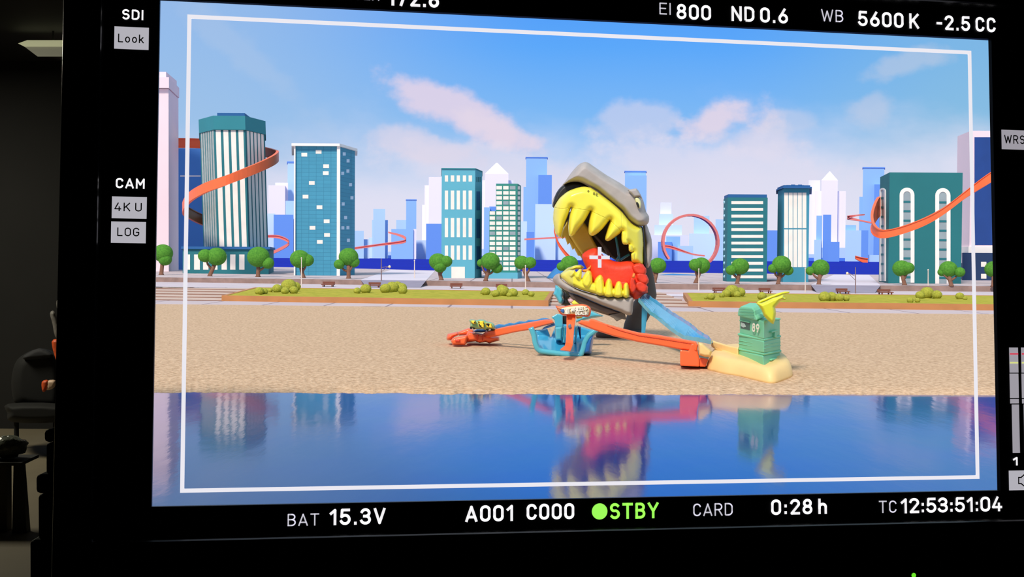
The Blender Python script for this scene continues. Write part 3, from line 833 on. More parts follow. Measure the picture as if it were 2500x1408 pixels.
# ------------------------------------------------------------------ CITY: SKYLINE ACROSS THE SEA
HZ = {}
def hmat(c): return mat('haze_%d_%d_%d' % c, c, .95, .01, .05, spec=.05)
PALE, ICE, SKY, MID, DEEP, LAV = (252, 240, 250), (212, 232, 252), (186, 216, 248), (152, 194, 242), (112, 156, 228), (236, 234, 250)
def tower(label, parts, Y, top=None, group=None, extra=None):
    """parts: (x0, x1, top row, colour[, depth offset]) blocks that make up one far building"""
    x0 = min(p[0] for p in parts); x1 = max(p[1] for p in parts)
    c = P((x0+x1)/2, 640, Y)
    t = thing('skyscraper', label, 'skyscraper', (c.x, c.y, lvl(.188)), group)
    for i, p in enumerate(parts):
        dy = p[4] if len(p) > 4 else .15*i
        d = max(1.2, (p[1]-p[0])*Y/F)
        mb = MB()
        fp = foot([(p[0], Y+dy), (p[1], Y+dy), (p[1], Y+dy+d), (p[0], Y+dy+d)])
        zt = zrow((p[0]+p[1])/2, p[2], Y+dy)
        if len(p) > 5 and p[5] == 'spire':
            c2 = sum(fp, Vector())/4
            zs = zrow((p[0]+p[1])/2, p[6], Y+dy)
            mb.loft([[Vector((q.x, q.y, lvl(.19))) for q in fp], [Vector((q.x, q.y, zs)) for q in fp], [Vector((c2.x+(q.x-c2.x)*.04, c2.y, zt)) for q in fp]])
        else: block(mb, fp, lvl(.19), zt)
        mb.build('tower_block', hmat(p[3]), t)
        if len(p) > 5 and p[5] == 'cap':
            block(MB(), grow(fp, 1.06), zt-.004, zt+F*0+p[6]*Y*SC/F).build('roof_band', hmat(DEEP), t)
    return t
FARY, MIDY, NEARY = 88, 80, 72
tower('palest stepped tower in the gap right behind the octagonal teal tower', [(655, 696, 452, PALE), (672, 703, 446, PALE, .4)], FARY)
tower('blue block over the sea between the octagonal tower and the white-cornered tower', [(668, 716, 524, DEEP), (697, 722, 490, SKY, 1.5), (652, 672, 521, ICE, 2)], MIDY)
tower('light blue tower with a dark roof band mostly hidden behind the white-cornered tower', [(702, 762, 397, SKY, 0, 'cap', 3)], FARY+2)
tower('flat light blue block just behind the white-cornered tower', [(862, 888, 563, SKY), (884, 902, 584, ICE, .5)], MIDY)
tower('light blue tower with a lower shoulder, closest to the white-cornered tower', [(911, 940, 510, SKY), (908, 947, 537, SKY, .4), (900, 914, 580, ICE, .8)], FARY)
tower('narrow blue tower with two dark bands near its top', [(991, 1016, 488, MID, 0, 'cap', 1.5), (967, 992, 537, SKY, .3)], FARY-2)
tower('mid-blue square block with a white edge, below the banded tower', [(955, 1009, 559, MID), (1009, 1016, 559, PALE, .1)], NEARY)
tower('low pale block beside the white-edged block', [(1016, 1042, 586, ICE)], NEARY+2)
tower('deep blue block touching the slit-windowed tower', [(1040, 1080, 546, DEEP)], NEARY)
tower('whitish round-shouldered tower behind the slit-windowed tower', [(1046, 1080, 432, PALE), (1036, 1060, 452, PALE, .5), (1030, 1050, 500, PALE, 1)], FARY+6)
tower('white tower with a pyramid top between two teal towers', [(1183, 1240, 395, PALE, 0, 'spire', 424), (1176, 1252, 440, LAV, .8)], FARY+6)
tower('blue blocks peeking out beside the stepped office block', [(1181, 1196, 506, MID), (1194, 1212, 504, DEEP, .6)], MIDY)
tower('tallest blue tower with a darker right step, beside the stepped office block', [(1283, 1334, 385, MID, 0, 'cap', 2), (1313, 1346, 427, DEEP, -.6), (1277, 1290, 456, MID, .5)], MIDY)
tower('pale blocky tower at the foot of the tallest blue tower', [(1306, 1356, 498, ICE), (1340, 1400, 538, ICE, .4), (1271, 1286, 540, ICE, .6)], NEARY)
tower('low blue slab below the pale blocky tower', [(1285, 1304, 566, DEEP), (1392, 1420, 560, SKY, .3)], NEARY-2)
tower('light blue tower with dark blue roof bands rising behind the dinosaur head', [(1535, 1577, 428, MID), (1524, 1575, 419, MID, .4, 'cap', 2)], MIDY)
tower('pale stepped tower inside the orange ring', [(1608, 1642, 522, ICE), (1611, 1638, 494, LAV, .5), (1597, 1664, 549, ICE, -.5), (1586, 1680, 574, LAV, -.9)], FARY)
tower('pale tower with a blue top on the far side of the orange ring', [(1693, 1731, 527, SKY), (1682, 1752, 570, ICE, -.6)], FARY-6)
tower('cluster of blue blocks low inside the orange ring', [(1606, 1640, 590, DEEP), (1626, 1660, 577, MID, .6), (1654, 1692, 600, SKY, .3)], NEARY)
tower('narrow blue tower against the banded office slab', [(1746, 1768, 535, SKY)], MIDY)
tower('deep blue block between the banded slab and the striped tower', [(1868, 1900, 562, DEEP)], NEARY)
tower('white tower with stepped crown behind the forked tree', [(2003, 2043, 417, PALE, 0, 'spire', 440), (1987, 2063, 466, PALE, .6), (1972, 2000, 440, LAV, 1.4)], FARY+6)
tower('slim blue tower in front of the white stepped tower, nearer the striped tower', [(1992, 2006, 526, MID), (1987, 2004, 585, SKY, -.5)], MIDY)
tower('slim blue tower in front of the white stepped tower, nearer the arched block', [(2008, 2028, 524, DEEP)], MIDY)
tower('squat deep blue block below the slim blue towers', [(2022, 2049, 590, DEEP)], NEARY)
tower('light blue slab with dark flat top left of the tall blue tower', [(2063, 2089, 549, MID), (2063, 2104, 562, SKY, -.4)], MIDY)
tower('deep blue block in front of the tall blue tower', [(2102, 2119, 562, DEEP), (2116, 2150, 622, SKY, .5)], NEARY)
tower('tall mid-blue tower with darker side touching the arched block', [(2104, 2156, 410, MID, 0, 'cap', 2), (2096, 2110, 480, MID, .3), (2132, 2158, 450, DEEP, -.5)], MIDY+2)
# low far shore
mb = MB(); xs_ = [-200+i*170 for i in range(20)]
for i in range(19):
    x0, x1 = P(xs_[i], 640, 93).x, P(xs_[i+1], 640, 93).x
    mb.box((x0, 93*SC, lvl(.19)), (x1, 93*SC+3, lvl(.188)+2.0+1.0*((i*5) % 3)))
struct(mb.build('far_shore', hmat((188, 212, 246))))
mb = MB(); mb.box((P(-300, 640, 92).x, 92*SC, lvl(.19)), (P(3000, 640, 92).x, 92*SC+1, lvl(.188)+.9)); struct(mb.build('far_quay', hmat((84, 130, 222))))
# ------------------------------------------------------------------ TREES, BUSHES, BENCHES, LAMP POSTS
M_leaf = mat('leaf_green', (92, 152, 50), .8, 0, 40, .35, .2, rgb2=(64, 122, 38)); M_bark = mat('bark_brown', (136, 94, 74), .9, .1, 20)
M_bush = mat('bush_olive', (182, 178, 74), .9, 0, 60, .5, .1, rgb2=(140, 144, 52))
def tree(label, base, balls, fork=False, group='round-headed trees along the promenade'):
    bx, by = base; Y = YG(bx, by, H_PL); c = G(bx, by, H_PL); m = Y*SC/F
    t = thing('tree', label, 'tree', c, group)
    cr = MB()
    for x, y, r in balls: cr.ell(P(x, y, Y+.02*(x % 3-1)), r*m*1.1, r*m*1.05, r*m, 26, 16)
    cr.build('crown', M_leaf, t, smooth=True)
    tr = MB(); x0, y0, r0 = balls[0]; top = P(x0*.75+bx*.25, y0+r0*.7, Y)
    tr.tube([c+Vector((0, 0, -.01)), c+Vector((0, 0, 4*m)), c.lerp(top, .5), top], [7.5*m, 5*m, 4.6*m, 5*m], 10)
    for x, y, r in balls[1:]:
        if r >= 9: tr.tube([c.lerp(top, .45), P((x+bx)/2, (y+by)/2-4, Y), P(x, y, Y)], [3.4*m, 2.6*m, 2.2*m], 8)
    tr.build('trunk', M_bark, t, smooth=True)
tree('small tree cut by the picture edge, beside the pale pink tower', (394, 671), [(398, 618, 22), (403, 633, 15)])
tree('tree on the podium of the octagonal tower, its smaller ball on the near side', (513, 674), [(529, 626, 22), (501, 624, 16)])
tree('tree at the corner of the octagonal tower podium with one low hanging ball', (630, 676), [(631, 627, 25), (654, 642, 14)])
tree('tree with a post before it, in front of the white-cornered tower', (740, 678), [(732, 632, 22), (750, 635, 15)])
tree('three-ball tree at the right-side foot of the white-cornered tower', (851, 680), [(851, 627, 22), (828, 645, 12), (863, 639, 14)])
tree('tree before the doorway side of the slit-windowed tower', (1077, 684), [(1069, 638, 20), (1089, 638, 14), (1074, 650, 15)])
tree('three-ball tree between the slit-windowed tower and the stepped office block', (1186, 686), [(1197, 637, 21), (1175, 642, 10), (1213, 654, 13)])
tree('tree with a post before it, beside the stepped office block', (1289, 687), [(1274, 641, 17), (1294, 641, 14)])
tree('tree half hidden by the dinosaur lower jaw', (1389, 688), [(1390, 644, 20), (1371, 650, 11)])
tree('tree close behind the dinosaur neck', (1598, 690), [(1606, 648, 19), (1594, 650, 12)])
tree('tree standing inside the foot of the orange ring', (1699, 691), [(1712, 648, 20), (1698, 646, 15)])
tree('two-ball tree in front of the banded office slab', (1800, 693), [(1807, 650, 20), (1785, 659, 12)])
tree('three-ball tree in front of the striped tower', (1900, 694), [(1908, 645, 21), (1887, 655, 11), (1924, 660, 12)])
tree('forked tree just past the striped tower', (1999, 695), [(2003, 653, 20), (1979, 661, 11), (2012, 660, 11)], True)
tree('tree before the first tall arch of the dark teal block', (2208, 696), [(2201, 655, 20), (2217, 654, 14)])
tree('forked three-ball tree before the last arch of the dark teal block', (2322, 698), [(2315, 657, 20), (2343, 664, 12), (2300, 664, 10)], True)
tree('tree cut by the picture edge in front of the navy podium', (2425, 699), [(2426, 657, 20)])

def bush(label, balls):
    x0 = sum(b[0] for b in balls)/len(balls); yb = max(y+r*.8 for x, y, r in balls); c = G(x0, yb, H_L)
    mb = MB()
    for x, y, r in balls:
        g = G(x, y+r*.75, H_L); m = g.y/F
        mb.ell(g+Vector((0, 0, r*.8*m)), r*m*1.15, r*m*1.1, r*m, 18, 10, .05)
    o = mb.build('bush', M_bush, None, smooth=True); tag(o, label, 'bush', 'clipped bushes in the lawn beds')
bush('low pair of bush balls at the near end of the lawn beside the broad steps', [(633, 711, 10), (645, 712, 8), (660, 709, 5)])
bush('large bush clump before the white-cornered tower', [(677, 705, 11), (705, 699, 17), (696, 710, 9), (717, 709, 10), (722, 700, 11)])
bush('small two-ball bush between the two benches', [(872, 710, 8), (893, 706, 12)])
bush('wide bush clump beside the lamp post with an arm, on the lawn behind the launcher', [(941, 705, 12), (958, 702, 14), (980, 703, 12), (983, 709, 10), (970, 697, 10)])
bush('lone small bush ball behind the orange launch track', [(1186, 712, 10), (1178, 714, 5)])
bush('yellowish bush clump behind the rising orange track', [(1210, 717, 9), (1228, 712, 14), (1252, 715, 11), (1243, 720, 6), (1224, 705, 10)])
bush('two-ball bush closest to the dinosaur lower jaw', [(1283, 714, 8), (1297, 718, 7)])
bush('low bush at the lawn corner behind the blue slide', [(1736, 724, 9), (1723, 727, 4)])
bush('big rounded bush clump before the banded office slab', [(1787, 712, 16), (1806, 714, 12), (1800, 719, 8), (1773, 717, 10), (1762, 721, 6)])
bush('single bush just behind the yellow surfboard', [(1860, 723, 10)])
bush('spreading bush clump below the forked tree', [(2013, 725, 13), (2030, 725, 12), (2049, 727, 10), (2066, 729, 7)])
bush('tall bush clump before the last arch', [(2263, 716, 15), (2287, 720, 11), (2246, 721, 10), (2222, 733, 7), (2240, 733, 6)])
bush('small bush at the far end of the lawn by the navy podium', [(2343, 723, 9), (2356, 728, 5)])

M_bench = mat('bench_brown', (128, 74, 58), .8, .08, 10)
def bench(label, x, y, w):
    "x centre, y seat-front foot row"
    Y = YG(x, y, H_PR); c = G(x, y, H_PR); m = Y*SC/F
    t = thing('bench', label, 'bench', c, 'brown benches on the promenade')
    b = lambda name, x0, x1, z0, z1, y0=0, y1=.12: MB().box((c.x+x0*m, c.y+y0, c.z+z0*m), (c.x+x1*m, c.y+y1, c.z+z1*m)).build(name, M_bench, t)
    b('seat', -w/2, w/2, 4.5, 6.5, 0, .3); b('backrest', -w/2, w/2, 7, 12.5, .27, .32)
    for s in (-1, 1):
        b('leg', s*w*.36-1, s*w*.36+1, 0, 4.5, 0, .06); b('leg', s*w*.36-1, s*w*.36+1, 0, 7.5, .25, .31)
bench('brown bench behind the first lawn, between the two posts', 799, 700, 30)
bench('brown bench beside the lamp post with an arm', 912, 702, 30)
bench('brown bench below the tree by the pale doorway', 1113, 704, 30)
bench('short brown bench partly behind the yellowish bush clump', 1224, 706, 28)
bench('brown bench peeking out behind the big rounded bush', 1760, 715, 32)
bench('brown bench above the yellow surfboard', 1872, 716, 28)
bench('brown bench next to the lamp post whose arm points to the forked tree', 2062, 717, 28)
bench('brown bench furthest along, between that lamp post and the tall bush clump', 2166, 719, 32)

M_post = mat('post_cream', (226, 206, 192), .7, .04, 8); M_postd = mat('post_brown', (140, 112, 112), .7, .05, 8); M_lamp = mat('lamp_cream', (250, 222, 186), .5, .03, 8)
def post(label, x, yt, yb, arm=0, dark=False, h=H_PR):
    Y = YG(x, yb, h); c = G(x, yb, h); m = Y*SC/F; top = P(x, yt, Y)
    t = thing('lamp_post', label, 'lamp post', c, 'thin lamp posts on the promenade'); mm = M_postd if dark else M_post
    MB().tube([c, top], [1.5*m, 1.0*m], 8).build('pole', mm, t)
    if arm:
        a = P(x, yt+(22 if arm > 0 else 4), Y); e_ = P(x+arm*18, yt+(19 if arm > 0 else 14), Y)
        MB().tube([P(x, yt+22, Y), e_], .7*m, 6).build('arm', mm, t); MB().tube([P(x, yt+32, Y), e_], .6*m, 6).build('brace', mm, t)
        MB().ell(P(x+arm*20, yt+(20 if arm > 0 else 15), Y), 3.2*m, 3.2*m, 3.6*m, 12, 8).build('lamp_head', M_lamp, t, smooth=True)
    else: MB().ell(top, 1.8*m, 1.8*m, 2.2*m, 10, 6).build('finial', mm, t, smooth=True)
post('thin cream post before the white-cornered tower', 736, 630, 701)
post('dark lamp post with an arm and round lamp over the first lawn', 931, 631, 696, 1, True)
post('thin white post by the pale cross street, near the slit-windowed tower', 1012, 636, 690)
post('thin cream post before the tree beside the stepped office block', 1283, 649, 705)
post('thin cream post before the tree inside the orange ring', 1706, 657, 709)
post('thin cream post at the corner of the striped tower', 1966, 655, 713)
post('dark lamp post with an arm before the second cross street', 2088.5, 652, 716, -1, True)
post('thin cream post between the two tall arches', 2266, 659, 710)

# blue mounds on the plaza
M_mound = mat('mound_blue', (58, 128, 190), .9, .04, 3)
for lab, pts in (('low blue mound at the foot of the orange ring', [(1612, 686), (1640, 668), (1725, 676)]), ('low blue mound beside the tree behind the dinosaur jaw', [(1335, 686), (1362, 652), (1390, 684)])):
    x0, x1 = pts[0][0], pts[2][0]; xm, ym = pts[1]; yb = pts[2][1]; Y = YG((x0+x1)/2, yb-4, H_PL); c = G((x0+x1)/2, yb-4, H_PL); m = Y*SC/F
    w = (x1-x0)/2*m; hgt = P(xm, ym, Y).z-c.z
    rings = []
    for k in range(7):
        f = k/6; rr = (1-f)**.7; rings.append([c+Vector((math.cos(a*math.pi/12)*w*max(rr, .05)+(P(xm, ym, Y).x-c.x)*f*.7, math.sin(a*math.pi/12)*.5*max(rr, .05)+.5, hgt*f)) for a in range(24)])
    o = MB().loft(rings).build('mound', M_mound, None, smooth=True); tag(o, lab, 'mound')

# ------------------------------------------------------------------ ORANGE TRACKS IN THE CITY
M_track = mat('track_orange', (255, 112, 62), .45, .03, 6, spec=.4); M_trackf = mat('track_coral', (248, 132, 116), .7, .02, 4)
def ribbon(name, label, pts, m, hw, t=2.0, lip=2.5, group=None, k=8):
    """pts: (px, row, set depth, half height in px); a channel-section band with two lips"""
    P3 = []; n = len(pts)
    for i in range(n-1):
        p0, p1, p2, p3 = (Vector((*pts[max(0, min(n-1, i+j-1))],)) for j in range(4)) if False else [pts[max(0, min(n-1, i+j-1))] for j in range(4)]
        for q in range(k):
            f = q/k
            P3.append([.5*(2*p1[c]+(p2[c]-p0[c])*f+(2*p0[c]-5*p1[c]+4*p2[c]-p3[c])*f*f+(3*p1[c]-p0[c]-3*p2[c]+p3[c])*f**3) for c in range(4)])
    P3.append(list(pts[-1]))
    C = [P(a, b, Y) for a, b, Y, h in P3]; rings = []
    for i, (a, b, Y, h) in enumerate(P3):
        tg = C[min(i+1, len(C)-1)]-C[max(i-1, 0)]; th = Vector((tg.x, tg.y, 0))
        nrm = Vector((th.y, -th.x, 0)).normalized() if th.length > 1e-6 else Vector((0, -1, 0))
        m_ = Y*SC/F; up = Vector((0, 0, 1)); H = h*m_; T = t*m_; Lp = lip*m_
        c = C[i]
        rings.append([c+up*H-nrm*T, c+up*H+nrm*(T+Lp), c+up*(H-T)+nrm*(T+Lp), c+up*(H-T)+nrm*T, c-up*(H-T)+nrm*T, c-up*(H-T)+nrm*(T+Lp), c-up*H+nrm*(T+Lp), c-up*H-nrm*T])
    o = MB().loft(rings).build(name, m); tag(o, label, 'track', group); return o
ribbon('orange_track', 'bright orange track spiralling around the octagonal teal tower', [(430, 349, 14.4, 12), (500, 351, 14.2, 12), (600, 362, 13.9, 12), (668, 376, 13.0, 12), (676, 385, 11.9, 12), (640, 405, 11.4, 12), (560, 437, 11.1, 12), (500, 459, 11.2, 12), (462, 482, 11.5, 12), (447, 508, 12.0, 12), (460, 520, 12.6, 13), (492, 536, 13.3, 13), (530, 548, 13.5, 13)], M_track, 12)
ribbon('orange_track', 'bright orange track sweeping past the arched teal block to the picture edge', [(2170, 500, 9.9, 13), (2146, 505, 9.75, 24), (2130, 540, 9.3, 17), (2140, 565, 8.95, 12), (2170, 570, 8.8, 10), (2240, 548, 8.75, 10), (2300, 517, 8.75, 9), (2360, 473, 8.7, 9), (2420, 432, 8.6, 13), (2470, 400, 8.6, 14)], M_track, 10)
ribbon('orange_track', 'thin coral track curling out over the sea beside the octagonal tower', [(640, 577, 60, 3), (680, 578, 60, 4), (706, 592, 60, 4), (680, 610, 60, 4), (640, 626, 60, 3)], M_trackf, 4)
ribbon('orange_track', 'thin coral track looping beside the white-cornered tower', [(866, 606, 60, 3), (930, 597, 60, 3), (984, 590, 60, 4), (990, 582, 60, 4), (975, 574, 60, 3), (948, 567, 60, 2)], M_trackf, 4)
ribbon('orange_track', 'straight coral track running in behind the dinosaur teeth', [(1280, 584, 60, 2), (1340, 581, 60, 2), (1400, 578, 60, 2)], M_trackf, 3)
ribbon('orange_track', 'coral arc of track seen through the gap behind the dinosaur jaws', [(1352, 560, 40, 5), (1362, 592, 40, 6), (1380, 618, 40, 6), (1402, 640, 40, 6)], M_track, 5)
pts = []
for k_ in range(0, 29):
    a = math.radians(-128+k_*10.2); pts.append((1684-68*math.sin(a) if False else 1685+67*math.sin(a), 591-66*math.cos(a), 48+.02*k_, 4.2))
o = MB()
C_ = [P(a, b, c) for a, b, c, d in pts]; m_ = 48*SC/F
rings = []
for i, c in enumerate(C_):
    rad = (c-P(1685, 591, 48.3)).normalized(); rings.append([c+rad*2.8*m_-Vector((0, 1, 0)), c+rad*2.8*m_+Vector((0, 1, 0)), c-rad*2.8*m_+Vector((0, 1, 0)), c-rad*2.8*m_-Vector((0, 1, 0))])
o = o.loft(rings).build('orange_loop', M_trackf, None, smooth=False); tag(o, 'large coral loop ring standing over the sea beside the banded office slab', 'track')
ribbon('orange_track', 'thin coral track crossing low inside the orange loop', [(1616, 600, 60, 3), (1640, 604, 60, 4), (1690, 620, 60, 2), (1720, 624, 60, 2)], M_trackf, 3)
ribbon('orange_track', 'small coral hairpin track before the tall blue tower', [(2130, 544, 60, 2), (2100, 538, 60, 2), (2069, 531, 60, 4), (2090, 526, 60, 2), (2110, 524, 60, 1.5)], M_trackf, 3)
ribbon('orange_track', 'short red-orange ramp low beside the arched block', [(2088, 628, 60, 4), (2104, 634, 60, 6), (2118, 636, 60, 6)], M_track, 4)

# ------------------------------------------------------------------ THE TOY PLAYSET
def plastic(name, rgb, rough=.32, var=.03, coat=.25): return mat(name, rgb, rough, var, 10, 0, .5, coat=coat)
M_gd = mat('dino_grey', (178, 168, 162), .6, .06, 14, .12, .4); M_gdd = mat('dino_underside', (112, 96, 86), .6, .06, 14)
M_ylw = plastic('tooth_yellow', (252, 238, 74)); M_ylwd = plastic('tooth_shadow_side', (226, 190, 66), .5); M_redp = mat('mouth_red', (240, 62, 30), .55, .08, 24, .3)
M_blk = mat('toy_black', (26, 23, 22), .5, .1, 10); M_orp = plastic('toy_orange', (255, 108, 54), .4, .02, .15); M_blup = plastic('toy_blue', (62, 166, 208), .22, .04, .6)
M_tlp = plastic('toy_teal_blue', (84, 184, 204), .25, .04, .5); M_brw = mat('dino_brown', (84, 76, 70), .6, .1, 10, .1)
M_mint = plastic('hut_mint', (124, 204, 160), .5, .02, .05); M_sndp = plastic('toy_sand', (246, 206, 136), .55, .03, .05); M_lime = plastic('lime_yellow', (230, 226, 40), .45, .02, .1)

# --- dinosaur
DY = 3.72
dz = GS(1520, 829)
dino = thing('toy_dinosaur', 'big grey toy dinosaur with gaping yellow-toothed jaws standing on the sand', 'toy', dz)
c2 = lambda p: cv(p, 1300, 380, 4.694)
c3 = lambda p: cv(p, 1300, 620, 5.028)
shell = c2([(228, 520), (262, 450), (300, 390), (370, 300), (440, 200), (520, 110), (578, 76), (632, 76), (700, 120), (850, 222), (1000, 310), (1090, 370), (1125, 384), (1190, 375), (1232, 430), (1272, 520), (1302, 640), (1333, 690), (1333, 760), (1290, 802), (1210, 812), (1150, 782), (1080, 722), (1020, 642), (960, 592), (850, 502), (740, 412), (640, 357), (560, 312), (480, 300), (400, 316), (330, 356), (272, 430), (243, 520), (246, 592)])
inflate(MB(), shell, DY-.02, .10, 17, 2.2, power=.5, smooth=2).build('head_shell', M_gd, dino, smooth=True)
cres = c2([(244, 600), (228, 540), (270, 430), (330, 350), (400, 312), (480, 296), (560, 306), (660, 360), (700, 400), (560, 420), (430, 450), (330, 520)])
inflate(MB(), cres, DY-.005, .03, 8, 2.2, smooth=2).build('snout_lining', M_blk, dino, smooth=True)
cheek = c2([(1275, 760), (1310, 790), (1338, 870), (1366, 960), (1370, 1150), (1342, 1262), (1312, 1282), (1282, 1180), (1290, 1000), (1262, 860)])
inflate(MB(), cheek, DY+.0, .05, 7, 2.2, smooth=2).build('cheek', M_gd, dino, smooth=True)
inflate(MB(), c2([(1235, 800), (1275, 830), (1290, 1000), (1312, 1285), (1288, 1285), (1268, 1240), (1255, 1000)]), DY-.06, .012, 3, 2).build('jaw_seam', M_blk, dino, smooth=True)
# brow and eye
inflate(MB(), c2([(1090, 395), (1135, 382), (1192, 374), (1235, 440), (1262, 510), (1225, 470), (1165, 480), (1130, 440)]), DY-.115, .02, 5, 2).build('brow', M_gd, dino, smooth=True)
em = DY*SC/F
eye = inflate(MB(), c2([(1170, 492), (1195, 472), (1232, 496), (1247, 552), (1236, 602), (1210, 592), (1190, 550)]), DY-.118, .012, 4, 1.4, smooth=2).build('eye', mat('eye_cream', (236, 232, 170), .3, .05, 20), dino, smooth=True)
inflate(MB(), c2([(1186, 540), (1204, 530), (1224, 566), (1222, 596), (1202, 584)]), DY-.130, .005, 3, 1.2, smooth=2).build('pupil', M_blk, eye, smooth=True)
# inside of the mouth
inflate(MB(), c2([(330, 690), (600, 560), (900, 560), (1250, 830), (1270, 1240), (1000, 1225), (760, 1080), (600, 1000), (470, 900), (360, 830)]), DY+.06, .03, 6, 3).build('mouth_cavity', mat('cavity_brown', (40, 32, 28), .7, .2, 12), dino, smooth=True)
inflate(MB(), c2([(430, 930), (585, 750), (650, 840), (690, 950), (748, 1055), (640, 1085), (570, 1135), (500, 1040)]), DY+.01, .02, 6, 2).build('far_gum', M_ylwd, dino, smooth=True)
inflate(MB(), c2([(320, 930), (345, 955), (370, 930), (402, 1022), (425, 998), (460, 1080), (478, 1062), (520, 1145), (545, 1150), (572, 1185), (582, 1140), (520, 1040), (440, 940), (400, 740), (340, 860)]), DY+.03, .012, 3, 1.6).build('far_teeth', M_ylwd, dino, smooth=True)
for a, b, r_, mm in (((950, 900), (1000, 1200), 14, M_blup), ((1010, 1190), (1110, 1130), 15, M_blup), ((1000, 1120), (960, 1210), 10, M_blup), ((820, 1030), (900, 1160), 22, M_brw), ((700, 900), (860, 1080), 16, M_brw)):
    MB().tube([P(*c2([a])[0], DY+.0), P(*c2([b])[0], DY+.0)], r_/4.694*em, 8).build('strut', mm, dino, smooth=True)
# upper gum and teeth
YN = DY-.105
def ywrap(px, py): return YN+.10*max(0, (1395-px)/45)**1.6*.6+.05*max(0, (px-1530)/40)
UC = [(246, 592), (300, 500), (350, 450), (430, 396), (560, 356), (640, 360), (700, 386), (900, 532), (1022, 642), (1130, 770), (1212, 812), (1258, 832), (1277, 1000), (1272, 1120), (1270, 1240),
      (1200, 1246), (1140, 1215), (1128, 1150), (1138, 1108), (1104, 1088), (1102, 1040), (1088, 1012), (1050, 1020), (1024, 990), (1018, 930), (1026, 872), (1000, 894), (930, 944), (872, 978), (836, 966), (834, 930), (862, 830), (888, 740),
      (800, 842), (725, 904), (680, 918), (652, 900), (640, 850), (648, 740), (668, 634), (600, 745), (520, 845), (475, 910), (440, 926), (416, 900), (410, 800), (422, 690), (444, 596),
      (405, 690), (372, 770), (338, 880), (318, 932), (276, 908), (258, 870), (236, 750), (238, 660)]
UP = smooth_poly(c2(UC), 3); ci = {c: 3*i for i, c in enumerate(UC)}
def seg(a, b):
    i, j = ci[a], ci[b]; return UP[i:j+1] if j >= i else UP[i:]+UP[:j+1]
TR, TT = 17, .046
gum = seg((246, 592), (1022, 642))+c2([(1022, 720), (1026, 872), (888, 740), (668, 634), (444, 596), (340, 612)])
inflate(MB(), gum, ywrap, TT, TR, 2.2, field=UP).build('upper_gum', M_ylw, dino, smooth=True)
inflate(MB(), seg((1022, 642), (1026, 872))+c2([(1022, 720)]), ywrap, TT, TR, 2.2, field=UP).build('cheek_gum', M_ylw, dino, smooth=True)
for a_, b_, ext in (((1026, 872), (888, 740), []), ((888, 740), (668, 634), []), ((668, 634), (444, 596), [])):
    inflate(MB(), seg(a_, b_), ywrap, TT, TR, 1.9, field=UP).build('tooth', M_ylw, dino, smooth=True)
inflate(MB(), seg((444, 596), (238, 660))+[UP[0]]+c2([(340, 612)]), ywrap, TT, TR, 1.9, field=UP).build('tooth', M_ylw, dino, smooth=True)
for tp in ([(1030, 862), (1088, 880), (1104, 1005), (1052, 1016), (1026, 990), (1020, 920)], [(1105, 1012), (1160, 1020), (1165, 1080), (1138, 1104), (1106, 1086)], [(1136, 1112), (1190, 1100), (1188, 1190), (1150, 1205), (1132, 1150)]):
    inflate(MB(), smooth_poly(c2(tp), 2), lambda a, b: ywrap(a, b)-.030, .014, 8, 1.7, back=2.5).build('tooth', M_ylw, dino, smooth=True)
for a in ((640, 408), (705, 432), (735, 442)):
    MB().ell(P(*c2([a])[0], YN-.044), 2.4*em, 1*em, 3.4*em, 8, 6).build('nostril', mat('nostril_olive', (150, 140, 40), .6), dino, smooth=True)
# red mouth
redp = [(1421, 621), (1436, 610), (1447, 606), (1458, 604), (1466, 616), (1479, 627), (1496, 636), (1515, 639), (1539, 636), (1556, 640), (1570, 644), (1577, 663), (1573, 672), (1581, 690), (1577, 698), (1582, 713), (1570, 719), (1559, 729), (1545, 729), (1530, 716), (1500, 712), (1460, 706), (1440, 690), (1436, 668), (1430, 650), (1423, 636)]
inflate(MB(), redp, DY-.075, .04, 22, 2.4, smooth=2).build('mouth_lining', M_redp, dino, smooth=True)
for pp in ([(1543, 648), (1562, 642), (1578, 656), (1574, 672), (1556, 670), (1546, 662)], [(1552, 668), (1572, 664), (1584, 682), (1578, 694), (1560, 690)], [(1548, 692), (1566, 684), (1582, 700), (1576, 716), (1558, 712)], [(1538, 676), (1552, 680), (1556, 704), (1545, 718), (1534, 704)], [(1500, 690), (1530, 684), (1536, 700), (1520, 708), (1500, 704)]):
    inflate(MB(), pp, DY-.11, .022, 6, 1.8, smooth=2).build('throat_fold', M_redp, dino, smooth=True)
MB().tube([P(1548, 668, DY-.145), P(1546, 677, DY-.15)], [3*em, 3.4*em], 8).build('bolt', mat('bolt_orange', (252, 140, 60), .5), dino, smooth=True)
inflate(MB(), [(1420, 658), (1432, 657), (1439, 650), (1443, 641), (1446, 645), (1443, 655), (1434, 664), (1424, 664)], DY-.10, .012, 3, 1.4).build('tongue_tip', mat('tongue_orange', (244, 150, 50), .5), dino, smooth=True)
